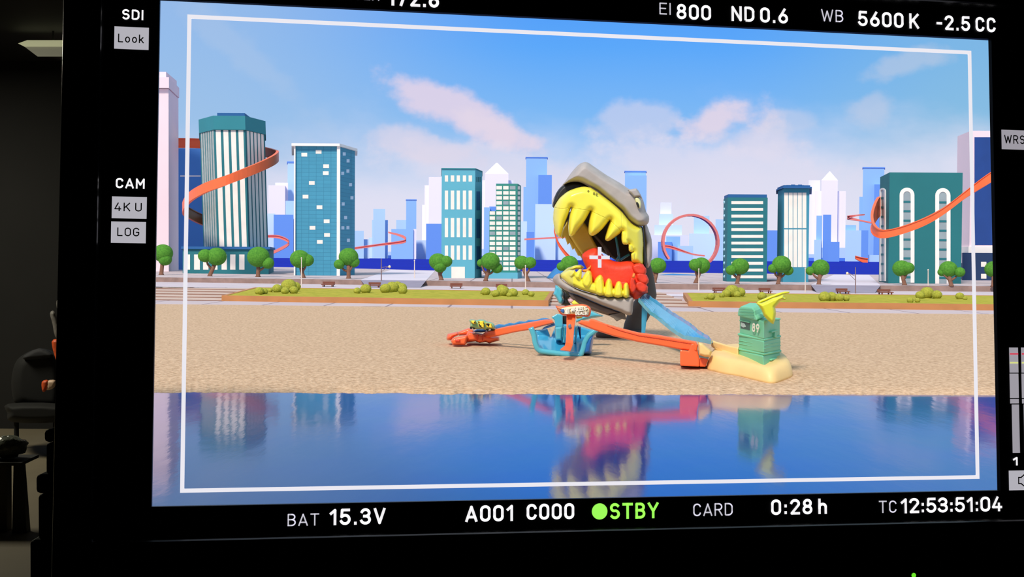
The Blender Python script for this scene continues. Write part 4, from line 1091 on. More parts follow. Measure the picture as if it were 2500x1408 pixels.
# lower jaw
jaw = c3([(252, 292), (290, 250), (345, 238), (352, 300), (450, 376), (600, 446), (850, 514), (1000, 528), (1190, 526), (1242, 546), (1234, 640), (1222, 742), (1150, 745), (1085, 712), (850, 625), (700, 560), (560, 500), (450, 466), (370, 420), (300, 386), (256, 332)])
def yjaw(px, py): return DY-.10+.14*max(0, (1400-px)/50)
inflate(MB(), jaw, yjaw, .035, 10, 2.2, smooth=2).build('lower_jaw', M_gd, dino, smooth=True)
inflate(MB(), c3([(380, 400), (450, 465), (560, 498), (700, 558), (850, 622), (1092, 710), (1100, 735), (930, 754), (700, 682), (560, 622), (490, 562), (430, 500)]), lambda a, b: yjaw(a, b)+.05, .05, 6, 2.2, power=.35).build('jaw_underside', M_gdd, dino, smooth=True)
slab(MB(), c3([(930, 752), (1092, 712), (1135, 735), (1152, 790), (1140, 806), (1100, 795), (1032, 826), (1000, 790)]), DY-.10, .06).build('jaw_hinge', mat('hinge_grey', (120, 110, 98), .6, .06), dino, bevel=.008)
lgum = c3([(345, 262), (360, 232), (450, 190), (520, 200), (580, 262), (640, 320), (760, 350), (880, 390), (1000, 420), (1110, 434), (1186, 420), (1188, 527), (1000, 527), (850, 512), (600, 443), (450, 374), (350, 290)])
inflate(MB(), lgum, lambda a, b: yjaw(a, b)-.012, .03, 9, 2.2).build('lower_gum', M_ylw, dino, smooth=True)
for tp in ([(440, 260), (500, 200), (520, 196), (530, 240), (480, 300)], [(510, 260), (570, 190), (592, 182), (606, 200), (600, 300), (540, 320)], [(598, 320), (655, 220), (690, 199), (722, 220), (737, 335), (690, 420), (620, 400)],
           [(758, 340), (796, 275), (835, 253), (868, 290), (882, 400), (872, 508), (770, 488)], [(888, 400), (908, 322), (940, 296), (972, 330), (987, 420), (985, 525), (880, 516)],
           [(1000, 430), (1028, 352), (1060, 331), (1092, 350), (1108, 420), (1105, 528), (1000, 528)], [(1110, 430), (1118, 372), (1150, 345), (1182, 378), (1188, 528), (1112, 528)]):
    inflate(MB(), smooth_poly(c3(tp), 2), lambda a, b: yjaw(a, b)-.024, .03, 8, 1.8, power=.6).build('tooth', M_ylw, dino, smooth=True)
inflate(MB(), c3([(340, 246), (430, 168), (520, 138), (600, 128), (612, 140), (640, 160), (600, 195), (540, 188), (450, 212), (372, 262)]), lambda a, b: yjaw(a, b)+.09, .02, 6, 2).build('far_lower_teeth', M_ylw, dino, smooth=True)
# neck and foot
nk = [(1566, 640, 22), (1578, 680, 20), (1580, 720, 24), (1563, 760, 30), (1550, 790, 27), (1544, 815, 26), (1542, 831, 26)]
nk = [tuple(np.interp(k/24*(len(nk)-1), range(len(nk)), [q[j] for q in nk]) for j in range(3)) for k in range(25)]
MB().loft([[P(x, y, DY+.12)+Vector((math.cos(a*math.pi/12)*r_*em, math.sin(a*math.pi/12)*r_*.8*em, 0)) for a in range(24)] for x, y, r_ in nk]).build('neck', M_brw, dino, smooth=True)
fc_ = G(1515, 824, H_S)
MB().loft([[Vector((fc_.x, fc_.y+.05, lvl(H_S)+z_))+Vector((math.cos(a*math.pi/16)*s_*em*62, math.sin(a*math.pi/16)*s_*em*40, 0)) for a in range(32)] for z_, s_ in ((-.01, .95), (.02, 1), (.07, 1), (.10, .9))]).build('foot', mat('dino_foot', (70, 60, 54), .6, .1), dino, smooth=True)

# --- blue slide running down to the hut
c4 = lambda p: cv(p, 1560, 680, 5.0275)
topE = c4([(70, 168), (130, 210), (250, 290), (400, 402), (520, 475), (640, 552), (740, 640), (850, 702), (888, 748)])
botE = c4([(-10, 285), (130, 440), (210, 492), (280, 550), (400, 650), (460, 690), (540, 740), (730, 772), (880, 806)])
def res(pts, n):
    d = [0]
    for a, b in zip(pts, pts[1:]): d.append(d[-1]+math.hypot(b[0]-a[0], b[1]-a[1]))
    out = []
    for k in range(n+1):
        s = d[-1]*k/n; i = max(j for j in range(len(d)-1) if d[j] <= s+1e-9); f = (s-d[i])/max(d[i+1]-d[i], 1e-9)
        out.append((pts[i][0]+(pts[i+1][0]-pts[i][0])*f, pts[i][1]+(pts[i+1][1]-pts[i][1])*f))
    return out
n_ = 60; T_, B_ = res(topE, n_), res(botE, n_); rings = []; nr_ = []; fr_ = []
for k in range(n_+1):
    f = k/n_; Yn = 3.58-.66*f; Yfar = Yn+.10; w_ = 1.6*math.sin(k*1.1)+.8*math.sin(k*2.3)
    (tx, ty), (bx, by) = T_[k], B_[k]; w_ *= (1-f*.5)
    nr0 = P(bx, by, Yn-.012); nr1 = P(bx+1, by-9+w_*.6, Yn-.012); nr2 = P(bx+4, by-9+w_*.6, Yn+.004); fl0 = P(bx+6, by-5, Yn+.008)
    fa0 = P(tx-3, ty+7, Yfar-.006); fa1 = P(tx, ty+w_*.5, Yfar); fa2 = P(tx+1, ty+w_*.5, Yfar+.012); fa3 = P(tx+1, ty+9, Yfar+.012)
    rings.append([nr0, nr1, nr2, fl0, fa0, fa1, fa2, fa3])
slide = thing('toy_slide', 'glossy blue water slide running down from the dinosaur mouth to the mint hut', 'toy track', GS(1720, 842))
MB().loft(rings).build('chute', M_blup, slide, smooth=False)
mb = MB()
mb.loft([[r[i]+Vector((0, -.004, .002)) for i in (0, 1, 2)]+[r[2]+Vector((0, -.002, -.02))] for r in rings]); mb.build('wave_rim', M_tlp, slide)
slab(MB(), [(1567, 738), (1582, 752), (1575, 812), (1566, 812)], 3.66, .02).build('support', M_blup, slide)

# --- splash basin with sign
c5 = lambda p: cv(p, 1070, 680, 5.952)
SY = 3.13
bz = GS(1368, 866)
stage = thing('toy_stage', 'blue splash basin with an orange strip holding the beach sign', 'toy track', bz)
# floor and front lip
mb = MB()
lipo = c5([(1345, 728), (1402, 740), (1425, 850), (1440, 990), (1470, 1050), (1520, 1068), (1800, 1108), (2030, 1140), (2085, 1100), (2110, 1010), (2140, 900), (2190, 830), (2300, 762), (2295, 790), (2215, 860), (2150, 990), (2120, 1090), (2060, 1140), (2020, 1144), (1500, 1082), (1440, 1045), (1410, 960), (1390, 850), (1350, 745)])
inner = c5([(1400, 745), (1500, 740), (1585, 725), (1636, 852), (1700, 690), (1790, 650), (2060, 690), (2230, 740), (2290, 765), (2190, 832), (2130, 950), (2080, 1100), (2030, 1125), (1800, 1095), (1500, 1055), (1440, 980), (1425, 850)])
def ybas(px, py):
    f = min(1, max(0, (py-800)/60)); return SY+.10-.14*f
inflate(MB(), inner, lambda a, b: SY+.12-.13*min(1, max(0, (b-820)/40)), .012, 5, 2.2).build('basin', M_blup, stage, smooth=True)
fr = [(x, y) for x, y in c5([(1345, 728), (1372, 790), (1392, 850), (1408, 950), (1436, 1030), (1480, 1068), (1600, 1086), (1800, 1112), (2030, 1142), (2075, 1115), (2108, 1040), (2130, 940), (2180, 850), (2260, 785), (2300, 757)])]
R_ = res(fr, 50)
MB().tube([P(x, y-3, SY-.02) for x, y in R_], [.014*SC/2]*51, 10).build('basin_lip', M_tlp, stage, smooth=True)
inflate(MB(), c5([(2300, 760), (2230, 800), (2170, 860), (2125, 960), (2100, 1090), (2110, 1102), (2200, 1100), (2225, 1090), (2245, 960), (2260, 850), (2296, 800)]), SY+.02, .05, 8, 2).build('side_buttress', plastic('toy_deep_blue', (34, 104, 176), .3, .04, .3), stage, smooth=True)
for pp in ([(1690, 700), (1810, 690), (1800, 900), (1700, 900)], [(1815, 690), (1860, 690), (1850, 940), (1800, 940)], [(1975, 690), (2035, 680), (2010, 920), (1975, 960)]):
    inflate(MB(), c5(pp), SY+.05, .03, 5, 1.8).build('post', M_tlp, stage, smooth=True)
inflate(MB(), c5([(2030, 690), (2072, 700), (2075, 860), (2060, 880), (2035, 760)]), SY+.06, .015, 3, 1.8).build('slot', mat('slot_navy', (20, 48, 110), .5), stage, smooth=True)
slab(MB(), c5([(1640, 560), (1720, 512), (1808, 520), (1808, 700), (1700, 700), (1690, 600)]), SY+.10, .06).build('gate_post', M_tlp, stage, bevel=.01)
slab(MB(), c5([(1805, 540), (1870, 540), (1870, 690), (1805, 690)]), SY+.13, .03).build('gate_slot', M_blk, stage)
inflate(MB(), c5([(2000, 600), (2220, 455), (2410, 545), (2230, 575), (2000, 640)]), SY+.30, .03, 6, 2).build('entry_chute', M_tlp, stage, smooth=True)
# orange strip
st = [(1382, 769, SY-.0), (1381, 800, SY-.03), (1380, 832, SY-.06), (1379, 843, SY-.09), (1369, 853, SY-.13)]
wL = [(1383, 768), (1383, 800), (1381, 835), (1379, 843), (1367, 853)]; wR = [(1406, 768), (1402, 800), (1399, 840), (1396, 848), (1393, 856)]
rings = []
for (a, b, d), l, r_ in zip(st, wL, wR): rings.append([P(l[0], l[1], d-.02), P(r_[0], r_[1], d-.02), P(r_[0], r_[1]+2, d+.02), P(l[0], l[1]+2, d+.02)])
strip = MB().loft(rings).build('orange_strip', M_orp, stage, bevel=.006)
MB().ell(P(1391, 796, SY-.055), 4*SY*SC/F, 2*SY*SC/F, 5.5*SY*SC/F, 12, 8).build('latch', mat('latch_grey', (110, 130, 150), .4), strip, smooth=True)
# sign
sg = smooth_poly(c5([(1702, 392), (1740, 398), (1800, 402), (1900, 388), (2020, 372), (2110, 370), (2185, 398), (2222, 445), (2212, 520), (2180, 556), (2100, 552), (1960, 536), (1820, 536), (1765, 505), (1735, 455)]), 3)
sign = inflate(MB(), sg, SY-.02, .012, 4, 1.8).build('sign_board', M_orp, stage, smooth=True)
sg2 = smooth_poly(c5([(1722, 412), (1790, 424), (1900, 408), (2020, 394), (2105, 394), (2165, 416), (2196, 452), (2188, 510), (2165, 532), (2060, 528), (1960, 516), (1830, 516), (1790, 494), (1755, 450)]), 3)
inflate(MB(), sg2, SY-.034, .004, 3, 1.8).build('sign_face', mat('sign_cream', (252, 226, 172), .5, .03), sign, smooth=True)
sp_ = [tuple(x) for x in c5([(1790, 445), (1820, 440), (1835, 465), (1825, 500), (1795, 490), (1770, 465)])]
inflate(MB(), smooth_poly(sp_, 3), SY-.042, .003, 2, 1.4).build('sign_swirl', mat('swirl_blue', (60, 110, 180), .4), sign, smooth=True)
for fl_ in ([(1712, 402), (1760, 425), (1800, 436), (1775, 446), (1740, 432)], [(1735, 438), (1765, 456), (1805, 470), (1775, 478), (1750, 462)]):
    inflate(MB(), c5(fl_), SY-.041, .003, 2, 1.2).build('flame', mat('flame_orange', (246, 120, 60), .4), sign, smooth=True)
def sign_text(txt, x0, y0, x1, y1, cap, m_, sw=.24, parent=sign, Y=SY-.046, slant=0, name='lettering'):
    a = P(x0, y0, Y); b = P(x1, y1, Y); H = (P(x0, y0-cap, Y)-a).length; U = (b-a).normalized()
    V = (Vector((0, 0, 1))+U*slant).normalized()*H
    return text_mesh(MB(), txt, a, U, V, sw, .06, (b-a).length, Vector((0, -1, 0)), 2e-5).build(name, m_, parent)
M_let = mat('letter_white', (252, 244, 226), .5, .02); M_lets = mat('letter_shadow', (96, 84, 70), .5, .02)
for dx, dy, dY, mm in ((1.5, 1.2, .001, M_lets), (0, 0, 0, M_let)):
    sign_text('HOT', 1378.5+dx, 766.5+dy, 1391.5+dx, 766.5+dy, 14, mm, .15, Y=SY-.046+dY)
    sign_text('WHEELS', 1393+dx, 761+dy, 1433+dx, 757.5+dy, 10.5, mm, .22, Y=SY-.046+dY)
    sign_text('BEACH', 1404.5+dx, 768.5+dy, 1434+dx, 768.5+dy, 8.5, mm, .22, Y=SY-.046+dY)
inflate(MB(), c5([(2000, 545), (2100, 552), (2085, 578), (2010, 582)]), SY+.0, .01, 3, 1.8).build('yellow_tab', M_ylw, stage, smooth=True)
# blue and black climbing piece under the jaw
inflate(MB(), c5([(1700, 95), (1740, 100), (1800, 150), (1812, 210), (1800, 260), (1815, 310), (1790, 372), (1752, 360), (1715, 290), (1668, 225), (1690, 170)]), SY+.42, .02, 6, 2).build('wave_panel', M_tlp, stage, smooth=True)
inflate(MB(), c5([(1735, 105), (1800, 135), (1880, 190), (1925, 262), (1880, 300), (1925, 380), (1850, 398), (1785, 380), (1815, 300), (1800, 250), (1812, 200)]), SY+.46, .03, 6, 2).build('dark_frame', M_blk, stage, smooth=True)
inflate(MB(), c5([(1880, 310), (1930, 285), (1975, 320), (1940, 360), (1900, 350)]), SY+.40, .015, 3, 1.8).build('pink_tab', mat('tab_pink', (222, 176, 182), .5), stage, smooth=True)
inflate(MB(), c5([(1935, 350), (1975, 310), (2055, 372), (1960, 390)]), SY+.38, .012, 3, 1.8).build('yellow_flap', M_ylw, stage, smooth=True)

# --- left track, launcher and car
def lin_y(x0, Y0, x1, Y1): return lambda a, b: Y0+(Y1-Y0)*(a-x0)/(x1-x0)
yl = lin_y(1180, 3.44, 1350, 3.18)
lt = thing('toy_track', 'orange track rising from the red launcher to the blue basin', 'toy track', GS(1200, 838))
inflate(MB(), c5([(640, 862), (650, 800), (702, 760), (1000, 690), (1300, 636), (1560, 590), (1640, 590), (1662, 610), (1682, 642), (1640, 660), (1500, 694), (1340, 742), (1100, 782), (880, 832), (700, 862)]), yl, .012, 3.5, 1.9).build('track', M_orp, lt, smooth=True)
wv = [(820, 720), (826, 680), (880, 660), (960, 668), (1040, 640), (1100, 648), (1180, 618), (1260, 624), (1310, 598), (1420, 600), (1500, 574), (1560, 570), (1640, 590), (1560, 610), (1300, 656), (1000, 712), (860, 740)]
inflate(MB(), c5(wv), lambda a, b: yl(a, b)+.09, .01, 3, 1.9).build('wave_wall', plastic('wave_blue', (48, 128, 188), .35, .04, .3), lt, smooth=True)
inflate(MB(), c5([(1540, 700), (1690, 640), (1700, 680), (1600, 715), (1500, 740)]), lambda a, b: yl(a, b)+.01, .01, 3, 1.9).build('track_shoe', plastic('shoe_blue', (50, 110, 170), .4), lt, smooth=True)
launcher = thing('toy_launcher', 'red-orange track launcher block at the low end of the track', 'toy launcher', GS(1150, 842))
LY = 3.47
inflate(MB(), c5([(395, 840), (430, 760), (500, 775), (640, 800), (760, 830), (884, 842), (892, 900), (820, 915), (742, 942), (690, 920), (600, 935), (540, 910), (420, 925), (400, 950)]), LY, .05, 7, 2.2, power=.35).build('block', M_orp, launcher, smooth=True)
inflate(MB(), c5([(180, 900), (210, 860), (420, 815), (432, 850), (400, 950), (385, 968), (205, 962), (192, 930)]), LY-.06, .03, 6, 2, power=.35).build('trigger', M_orp, launcher, smooth=True)
inflate(MB(), c5([(120, 850), (140, 800), (200, 790), (280, 770), (300, 820), (230, 850), (190, 895), (135, 895), (120, 880)]), LY+.0, .04, 7, 2).build('knob', M_orp, launcher, smooth=True)
inflate(MB(), c5([(280, 775), (440, 715), (510, 740), (520, 790), (440, 820), (300, 830)]), LY+.06, .03, 5, 2).build('guide', M_orp, launcher, smooth=True)
for a in ((560, 800, 585, 900), (640, 800, 655, 920), (250, 880, 320, 925)):
    inflate(MB(), c5([(a[0], a[1]), (a[2], a[1]+6), (a[2]-8, a[3]), (a[0]-4, a[3]-8)]), LY-(.055 if a[0] > 400 else .092), .006, 2, 1.4).build('groove', plastic('groove_red', (226, 62, 30), .5), launcher, smooth=True)
inflate(MB(), c5([(500, 765), (560, 735), (640, 735), (720, 725), (690, 775), (620, 782), (540, 780)]), LY-.02, .015, 3, 1.8).build('ramp_lip', plastic('lip_blue', (50, 110, 180), .4), launcher, smooth=True)
car = thing('toy_car', 'small green toy car with yellow black-spotted panels above the launcher', 'toy car', P(1177, 793, 3.40))
inflate(MB(), smooth_poly(c5([(448, 610), (475, 590), (560, 602), (600, 590), (680, 600), (700, 620), (790, 640), (825, 690), (815, 745), (760, 735), (690, 745), (640, 735), (560, 735), (500, 720), (460, 700), (465, 650)]), 2), 3.40, .026, 6, 1.8).build('body', mat('car_green', (142, 186, 128), .35, .05, coat=.3), car, smooth=True)
def spots():
    mt = mat('spotted_yellow', (252, 220, 62), .4, .01)
    nt = mt.node_tree; b = nt.nodes['Principled BSDF']; tc = nt.nodes.new('ShaderNodeTexCoord'); n = nt.nodes.new('ShaderNodeTexNoise')
    n.inputs['Scale'].default_value = 30; n.inputs['Detail'].default_value = 1
    r = nt.nodes.new('ShaderNodeValToRGB'); r.color_ramp.elements[0].position = .54; r.color_ramp.elements[1].position = .56
    r.color_ramp.elements[0].color = lin((252, 220, 62))+(1,); r.color_ramp.elements[1].color = (.012, .008, .005, 1)
    nt.links.new(tc.outputs['Object'], n.inputs[0]); nt.links.new(n.outputs[0], r.inputs[0]); nt.links.new(r.outputs[0], b.inputs['Base Color']); return mt
M_sp = spots()
for pp, nm in (([(470, 608), (545, 606), (550, 650), (530, 662), (480, 648)], 'hood_panel'), ([(572, 612), (662, 612), (668, 705), (640, 720), (590, 700)], 'roof_panel'), ([(680, 640), (775, 650), (785, 720), (700, 705)], 'rear_panel')):
    inflate(MB(), c5(pp), 3.366, .012, 1.4, 1.4).build(nm, M_sp, car, smooth=True)
for x_, y_ in ((478, 715), (520, 718), (715, 740), (780, 738)):
    MB().tube([P(*c5([(x_, y_)])[0], 3.38), P(*c5([(x_, y_)])[0], 3.43)], 3.2*3.4*SC/F, 12).build('wheel', M_blk, car)

# --- right track
yr = lin_y(1415, 3.02, 1700, 2.84)
rt = thing('toy_track', 'long orange track dropping from the blue basin to the sand base of the mint hut', 'toy track', GS(1690, 894))
inflate(MB(), [(1411, 787), (1419, 781), (1437, 783), (1441, 778), (1451, 779), (1479, 790), (1519, 801), (1559, 811), (1608, 817), (1652, 825), (1699, 833), (1704, 842), (1702, 858), (1659, 853), (1618, 845), (1559, 835), (1499, 821), (1449, 805), (1413, 790)], yr, .014, 3.5, 2).build('track', M_orp, rt, smooth=True)
inflate(MB(), [(1455, 785), (1519, 806), (1559, 817), (1608, 824), (1690, 838), (1690, 840), (1608, 827), (1559, 820), (1515, 808)], lambda a, b: yr(a, b)-.014, .003, 1.2, 1.2).build('rib', plastic('rib_orange', (232, 76, 34), .4), rt, smooth=True)
slab(MB(), c4([(505, 872), (610, 888), (640, 800), (702, 795), (735, 960), (742, 1080), (505, 1068)]), 2.83, .10).build('end_block', M_orp, rt, bevel=.012)
slab(MB(), c4([(738, 965), (850, 985), (820, 1082), (740, 1080)]), 2.84, .06).build('end_lug', M_orp, rt, bevel=.01)

# --- mint hut on its sand base
hut = thing('toy_hut', 'mint green toy lifeguard hut with a yellow surfboard on a sand-coloured base', 'toy hut', GS(1850, 915))
def gp(x, y, dh=0): p = GS(x, y); return p+Vector((0, 0, dh))
bot = [(1725, 899), (1745, 906), (1769, 912), (1799, 917), (1830, 924), (1862, 932), (1880, 935), (1896, 934), (1916, 927), (1934, 919), (1933, 908), (1915, 890), (1880, 876), (1830, 868), (1780, 868), (1738, 876)]
bp_ = [gp(x, y, -.01) for x, y in smooth_poly(bot, 3)]; bc = sum(bp_, Vector())/len(bp_)
def ring(f, z): return [Vector((bc.x+(p.x-bc.x)*f, bc.y+(p.y-bc.y)*f, p.z+z)) for p in bp_]
MB().loft([ring(1, 0), ring(.995, .03), ring(.97, .075), ring(.935, .11), ring(.885, .135), ring(.82, .147), ring(.6, .15)]).build('base', M_sndp, hut, smooth=True)
inflate(MB(), c4([(724, 780), (780, 790), (870, 865), (895, 890), (880, 960), (800, 958), (735, 935)]), 2.83, .02, 6, 2).build('base_wall', M_sndp, hut, smooth=True)
inflate(MB(), c4([(888, 752), (960, 775), (1120, 822), (1225, 840), (1230, 1000), (1180, 975), (1060, 930), (960, 880), (886, 830)]), lin_y(1737, 2.98, 1804, 2.86), .015, 4, 2).build('base_track', M_sndp, hut, smooth=True)
inflate(MB(), c4([(890, 825), (960, 855), (1100, 915), (1230, 970), (1230, 995), (1100, 945), (960, 890)]), lin_y(1737, 2.955, 1804, 2.835), .01, 3, 1.8).build('track_rail', plastic('rail_sand', (230, 178, 92), .5), hut, smooth=True)
# hut body: three corners (left, front corner, right) at depths
HL, HC, HR = 2.86, 2.72, 2.84
def hring(l, c, r, g=0):
    "l, c, r: pixel points of the visible corners"
    a, b, d = P(*l, HL), P(*c, HC), P(*r, HR); e_ = a+d-b
    return [a, b, d, e_]
def hb(name, lo, hi, m_=M_mint, bev=.012): 
    return MB().loft([hring(*lo), hring(*hi)]).build(name, m_, hut, bevel=bev)
q = lambda *p: c4(p)
hb('lower_body', q((1235, 1035), (1540, 1108), (1752, 1052)), q((1222, 875), (1520, 945), (1728, 900)))
hb('skirt', q((1213, 880), (1535, 945), (1752, 905)), q((1213, 850), (1535, 912), (1752, 872)))
hb('middle_body', q((1228, 860), (1532, 915), (1735, 880)), q((1228, 690), (1532, 765), (1735, 720)))
hb('shelf', q((1208, 700), (1540, 770), (1750, 722)), q((1208, 668), (1540, 738), (1745, 692)))
hb('band', q((1218, 800), (1538, 868), (1742, 825)), q((1218, 790), (1538, 856), (1742, 814)))
hb('band', q((1218, 760), (1538, 826), (1742, 782)), q((1218, 750), (1538, 816), (1742, 772)))
ub = hb('upper_body', q((1238, 680), (1532, 745), (1728, 700)), q((1238, 445), (1532, 525), (1728, 498)))
hb('top_rim', q((1400, 520), (1535, 545), (1740, 505)), q((1400, 490), (1535, 512), (1740, 485)))
# barrel roof over the near half
prof = c4([(1212, 460), (1210, 430), (1222, 370), (1248, 342), (1300, 345), (1390, 355), (1415, 400), (1425, 450), (1455, 500), (1440, 520), (1330, 490)])
pf = [P(x, y, HL-.14*(x-1800)/62-.012) for x, y in prof]
dvec = (P(1906, 780, HR)-P(1864, 785, HC))*.62
def shr(p, k_): return p+dvec*k_
MB().loft([pf, [p+dvec*.9+Vector((0, 0, .03)) for p in pf]]).build('barrel_roof', M_mint, hut, bevel=.014)
for yy in (385, 420, 455):
    a, b = c4([(1232, yy-12), (1405, yy)]); MB().tube([P(*a, HL-.034), P(*b, HL-.11)], .9*2.8*SC/F, 6).build('roof_groove', mat('mint_groove', (96, 176, 136), .5), hut)
# window slot, number and latches
def onhut(pts, d, name, m_):
    A_2, B_2 = P(*c4([(1238, 680)])[0], HL), P(*c4([(1532, 745)])[0], HC)
    w_ = []
    for x, y in c4(pts):
        p, nrm = onface(x, y, A_2, B_2); w_.append((p, nrm))
    return MB().loft([[p+n*d for p, n in w_], [p-n*.01 for p, n in w_]]).build(name, m_, hut)
onhut([(1248, 515), (1366, 538), (1362, 632), (1252, 606)], .004, 'window', mat('hut_window', (64, 96, 84), .4, .1))
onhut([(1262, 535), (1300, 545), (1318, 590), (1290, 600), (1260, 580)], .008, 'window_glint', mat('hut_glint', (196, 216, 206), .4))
onhut([(1252, 508), (1370, 530), (1370, 542), (1252, 518)], .016, 'window_sill', M_mint)
A_2, B_2 = P(*c4([(1238, 680)])[0], HL), P(*c4([(1532, 745)])[0], HC)
n0, nrm = onface(*c4([(1412, 650)])[0], A_2, B_2); n1, _ = onface(*c4([(1504, 668)])[0], A_2, B_2); n2, _ = onface(*c4([(1412, 540)])[0], A_2, B_2)
text_mesh(MB(), '89', n0+nrm*.018, (n1-n0).normalized(), Vector((0, 0, (n2-n0).length)), .22, .14, (n1-n0).length, nrm, 3e-5).build('number', mat('number_cream', (246, 238, 214), .5), hut)
def onright(pts, d, name, m_):
    A3, B3 = P(*c4([(1540, 745)])[0], HC), P(*c4([(1735, 700)])[0], HR); w_ = [onface(x, y, A3, B3) for x, y in c4(pts)]
    return MB().loft([[p+n*d for p, n in w_], [p-n*.01 for p, n in w_]]).build(name, m_, hut, bevel=.004)
for oy in (0, 340):
    onright([(1605, 645+oy), (1680, 625+oy), (1680, 645+oy), (1605, 665+oy)], .02, 'latch', M_mint); onright([(1650, 640+oy), (1680, 632+oy), (1672, 725+oy), (1645, 715+oy)], .016, 'latch', M_mint)
# yellow surfboard and rider hanging over the roof
inflate(MB(), c4([(1436, 292), (1500, 258), (1600, 215), (1720, 172), (1790, 156), (1850, 160), (1845, 178), (1760, 196), (1640, 240), (1540, 284), (1462, 312)]), 2.74, .018, 3.5, 1.8).build('surfboard', M_lime, hut, smooth=True)
inflate(MB(), c4([(1438, 300), (1500, 298), (1560, 275), (1640, 236), (1720, 215), (1770, 195), (1785, 230), (1815, 232), (1800, 262), (1760, 262), (1735, 275), (1700, 320), (1672, 350), (1682, 420), (1672, 505), (1650, 560), (1620, 545), (1570, 500), (1530, 455), (1505, 390), (1470, 335)]), 2.715, .03, 8, 1.9).build('surf_creature', M_lime, hut, smooth=True)

# ------------------------------------------------------------------ THINGS IN THE DARK ROOM
lampo = thing('ceiling_lamp', 'pale fluorescent lamp glowing high in the dark room beside the monitor', 'lamp', PR(110, 105, 6.6))
mb = MB(); YL = 6.6
mb.loft([[PR(*p, YL) for p in ((44, 106), (66, 98), (230, 98), (230, 114), (60, 114))], [PR(*p, YL+.12) for p in ((44, 106), (66, 98), (230, 98), (230, 114), (60, 114))]])
mb.build('tube', mat('lamp_glow', (176, 176, 138), .5, .03, 3, emit=.75), lampo)
mb = MB(); mb.loft([[PR(*p, YL+.01) for p in ((60, 114), (230, 114), (230, 138), (92, 138))], [PR(*p, YL+.1) for p in ((60, 114), (230, 114), (230, 138), (92, 138))]])
mb.build('reflector', mat('lamp_reflector', (120, 118, 100), .5, .05, 3, emit=.6), lampo)
mb = MB(); p0 = PR(130, 98, YL+.06); mb.tube([p0, Vector((p0.x, p0.y, ZT))], .006, 6); mb.build('hanger', M_dark, lampo)
lt_ = bpy.data.lights.new('floor_fill_light', 'AREA'); lt_.energy = 46; lt_.size = .8; lt_.color = (1, .95, .75)  # added fill out of view, beside the visible lamp, to brighten the floor
lo_ = bpy.data.objects.new('floor_fill_light', lt_); COL.objects.link(lo_); lo_.location = (-3.7, 6.0, ZT-.05)
for row, hgt, mm in ((351, 4, (70, 70, 72)), (240, 3, (34, 34, 36))):
    a = PR(-60, row, YB-.02); b = PR(200, row, YB-.02); k_ = hgt*YB/F
    struct(MB().box((a.x, YB-.03, a.z-k_), (b.x, YB, a.z+k_)).build('trim', mat('trim_%d' % row, mm, .5, .1, 6)))
# padded black chair with things hung on it
chair = thing('chair', 'black padded chair in the dark room, seen past the edge of the monitor', 'chair', Vector((PR(95, 1040, 6.9).x, 6.9, 0)))
M_pad = mat('chair_black', (13, 13, 14), .8, .15, 10); M_padg = mat('chair_grey', (44, 44, 48), .85, .1, 12)
def rinf(name, poly, Y, th, R_, m_, par):
    return inflate(MB(), poly, Y/SC, th/SC, R_, 4, 3).build(name, m_, par, smooth=True)
rinf('backrest', [(32, 900), (50, 870), (95, 850), (135, 862), (150, 900), (150, 985), (120, 1000), (45, 990), (28, 950)], 6.9, .10, 25, M_pad, chair)
rinf('headrest_cover', [(58, 868), (95, 850), (125, 862), (128, 872), (95, 876), (62, 878)], 6.8, .04, 8, M_padg, chair)
rinf('seat', [(20, 985), (140, 985), (150, 1010), (140, 1030), (30, 1030), (18, 1008)], 6.75, .2, 14, M_pad, chair)
for x_ in (40, 135):
    p = PR(x_, 1025, 6.9); MB().tube([p, Vector((p.x, p.y, 0))], .014, 8).build('leg', M_pad, chair)
stand = thing('light_stand', 'grey light stand with orange clips beside the black chair', 'stand', Vector((PR(142, 1000, 6.5).x, 6.5, 0)))
M_std = mat('stand_grey', (120, 116, 112), .6, .1, 12); M_clip = mat('clip_orange', (230, 92, 40), .5, .05); M_clipp = mat('clip_pale', (236, 200, 170), .5, .05)
p = PR(146, 900, 6.5); MB().tube([Vector((p.x, p.y, 0)), PR(146, 735, 6.5)], .012, 8).build('pole', M_std, stand)
rinf('clamp', [(122, 765), (130, 758), (138, 770), (146, 800), (146, 830), (134, 820), (128, 790)], 6.5, .03, 5, M_std, stand)
rinf('head', [(138, 735), (148, 728), (150, 760), (140, 755)], 6.5, .03, 5, M_std, stand)
rinf('orange_clip', [(126, 834), (146, 832), (147, 880), (138, 882)], 6.45, .02, 5, M_clip, stand)
rinf('orange_tag', [(102, 932), (118, 928), (114, 950), (104, 956)], 6.4, .015, 4, M_clip, stand)
rinf('pale_tag', [(116, 930), (135, 928), (133, 945), (114, 952)], 6.4, .015, 4, M_clipp, stand)
MB().tube([PR(134, 938, 6.42), PR(146, 930, 6.5)], .004, 6).build('clip_arm', M_std, stand)
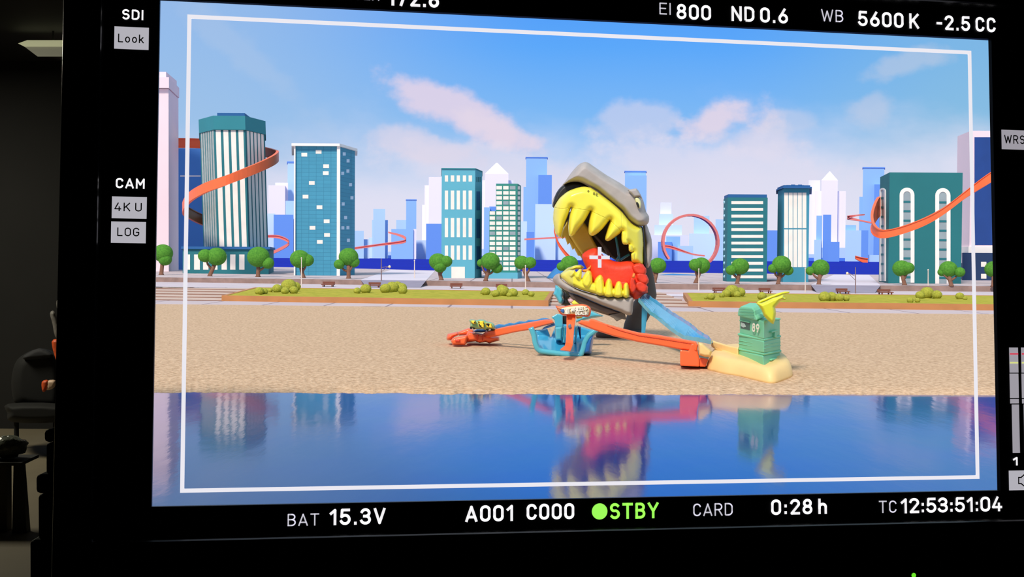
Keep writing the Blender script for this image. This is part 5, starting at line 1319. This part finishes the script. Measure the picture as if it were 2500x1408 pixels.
# low dark table with a clear bag on it
tb = thing('side_table', 'low dark side table at the edge of the photo, near the floor', 'table', Vector((PR(20, 1300, 4.7).x, 4.7, 0)))
M_tab = mat('table_dark', (30, 29, 27), .6, .1, 6)
zt_ = PR(20, 1140, 4.7).z
x0, x1 = PR(-160, 1140, 4.7).x, PR(92, 1140, 4.7).x
xe, xf = PR(52, 1150, 4.80).x, PR(95, 1132, 5.0).x
MB().loft([[Vector((x0, 4.80, zt_-.012)), Vector((xe, 4.80, zt_-.012)), Vector((xf, 5.0, zt_-.012)), Vector((x0, 5.0, zt_-.012))], [Vector((x0, 4.80, zt_)), Vector((xe, 4.80, zt_)), Vector((xf, 5.0, zt_)), Vector((x0, 5.0, zt_))]]).build('tabletop', M_tab, tb)
lp = [Vector((PR(a, 1160, 4.8).x, yy, zt_-.012)) for a, yy in ((28, 4.82), (50, 4.82), (50, 4.85), (28, 4.85))]
lq = [Vector((PR(a, 1160, 4.8).x, yy, 0)) for a, yy in ((26, 4.81), (62, 4.81), (62, 4.85), (26, 4.85))]
MB().loft([lq, lp]).build('leg', M_tab, tb)
MB().box((x0, 4.83, 0), (PR(16, 1200, 4.83).x, 4.88, zt_-.012)).build('side_panel', mat('table_brown', (62, 54, 42), .7, .1, 5), tb)
bag = MB(); bc_ = PR(16, 1108, 4.82)
bag.ell(Vector((bc_.x-.03, 4.9, zt_+.047)), .075, .06, .042, 18, 12, .3)
o = bag.build('plastic_bag', mat('bag_clear', (120, 124, 112), .15, .25, 40, .6), None, smooth=True); tag(o, 'crumpled clear plastic bag on the low dark side table', 'bag')
# black equipment cases below the monitor
M_cs = mat('case_black', (5, 5, 6), .6, .15, 20)
def case(label, x0, x1, yt, yb, Y, zb_=None, dp=.1):
    a = PR(x0, yt, Y); b = PR(x1, yt, Y); z_ = a.z; zb_ = PR(x0, yb, Y).z if zb_ is None else zb_
    t = thing('equipment_case', label, 'case', Vector(((a.x+b.x)/2, Y, zb_)), 'black equipment cases under the monitor')
    lid = (z_-zb_)*.3 if z_-zb_ < .2 else .03
    MB().box((a.x, Y, zb_), (b.x, Y+dp, z_-lid)).build('body', M_cs, t, bevel=.003); MB().box((a.x-.001, Y-.001, z_-lid+.0004), (b.x+.001, Y+dp+.001, z_)).build('lid', M_cs, t, bevel=.003)
case('tall black equipment case at the bottom corner of the photo, under the monitor', 75, 122, 1318, 1408, .835, 0.0, .05)
case('flat black case lying on the tall case, stepping out past the monitor corner', 90, 125, 1158, 1319, .84, None, .045)
case('topmost black case beside the monitor edge, smallest of its stack', 110, 128, 1048, 1159, .845, None, .04)
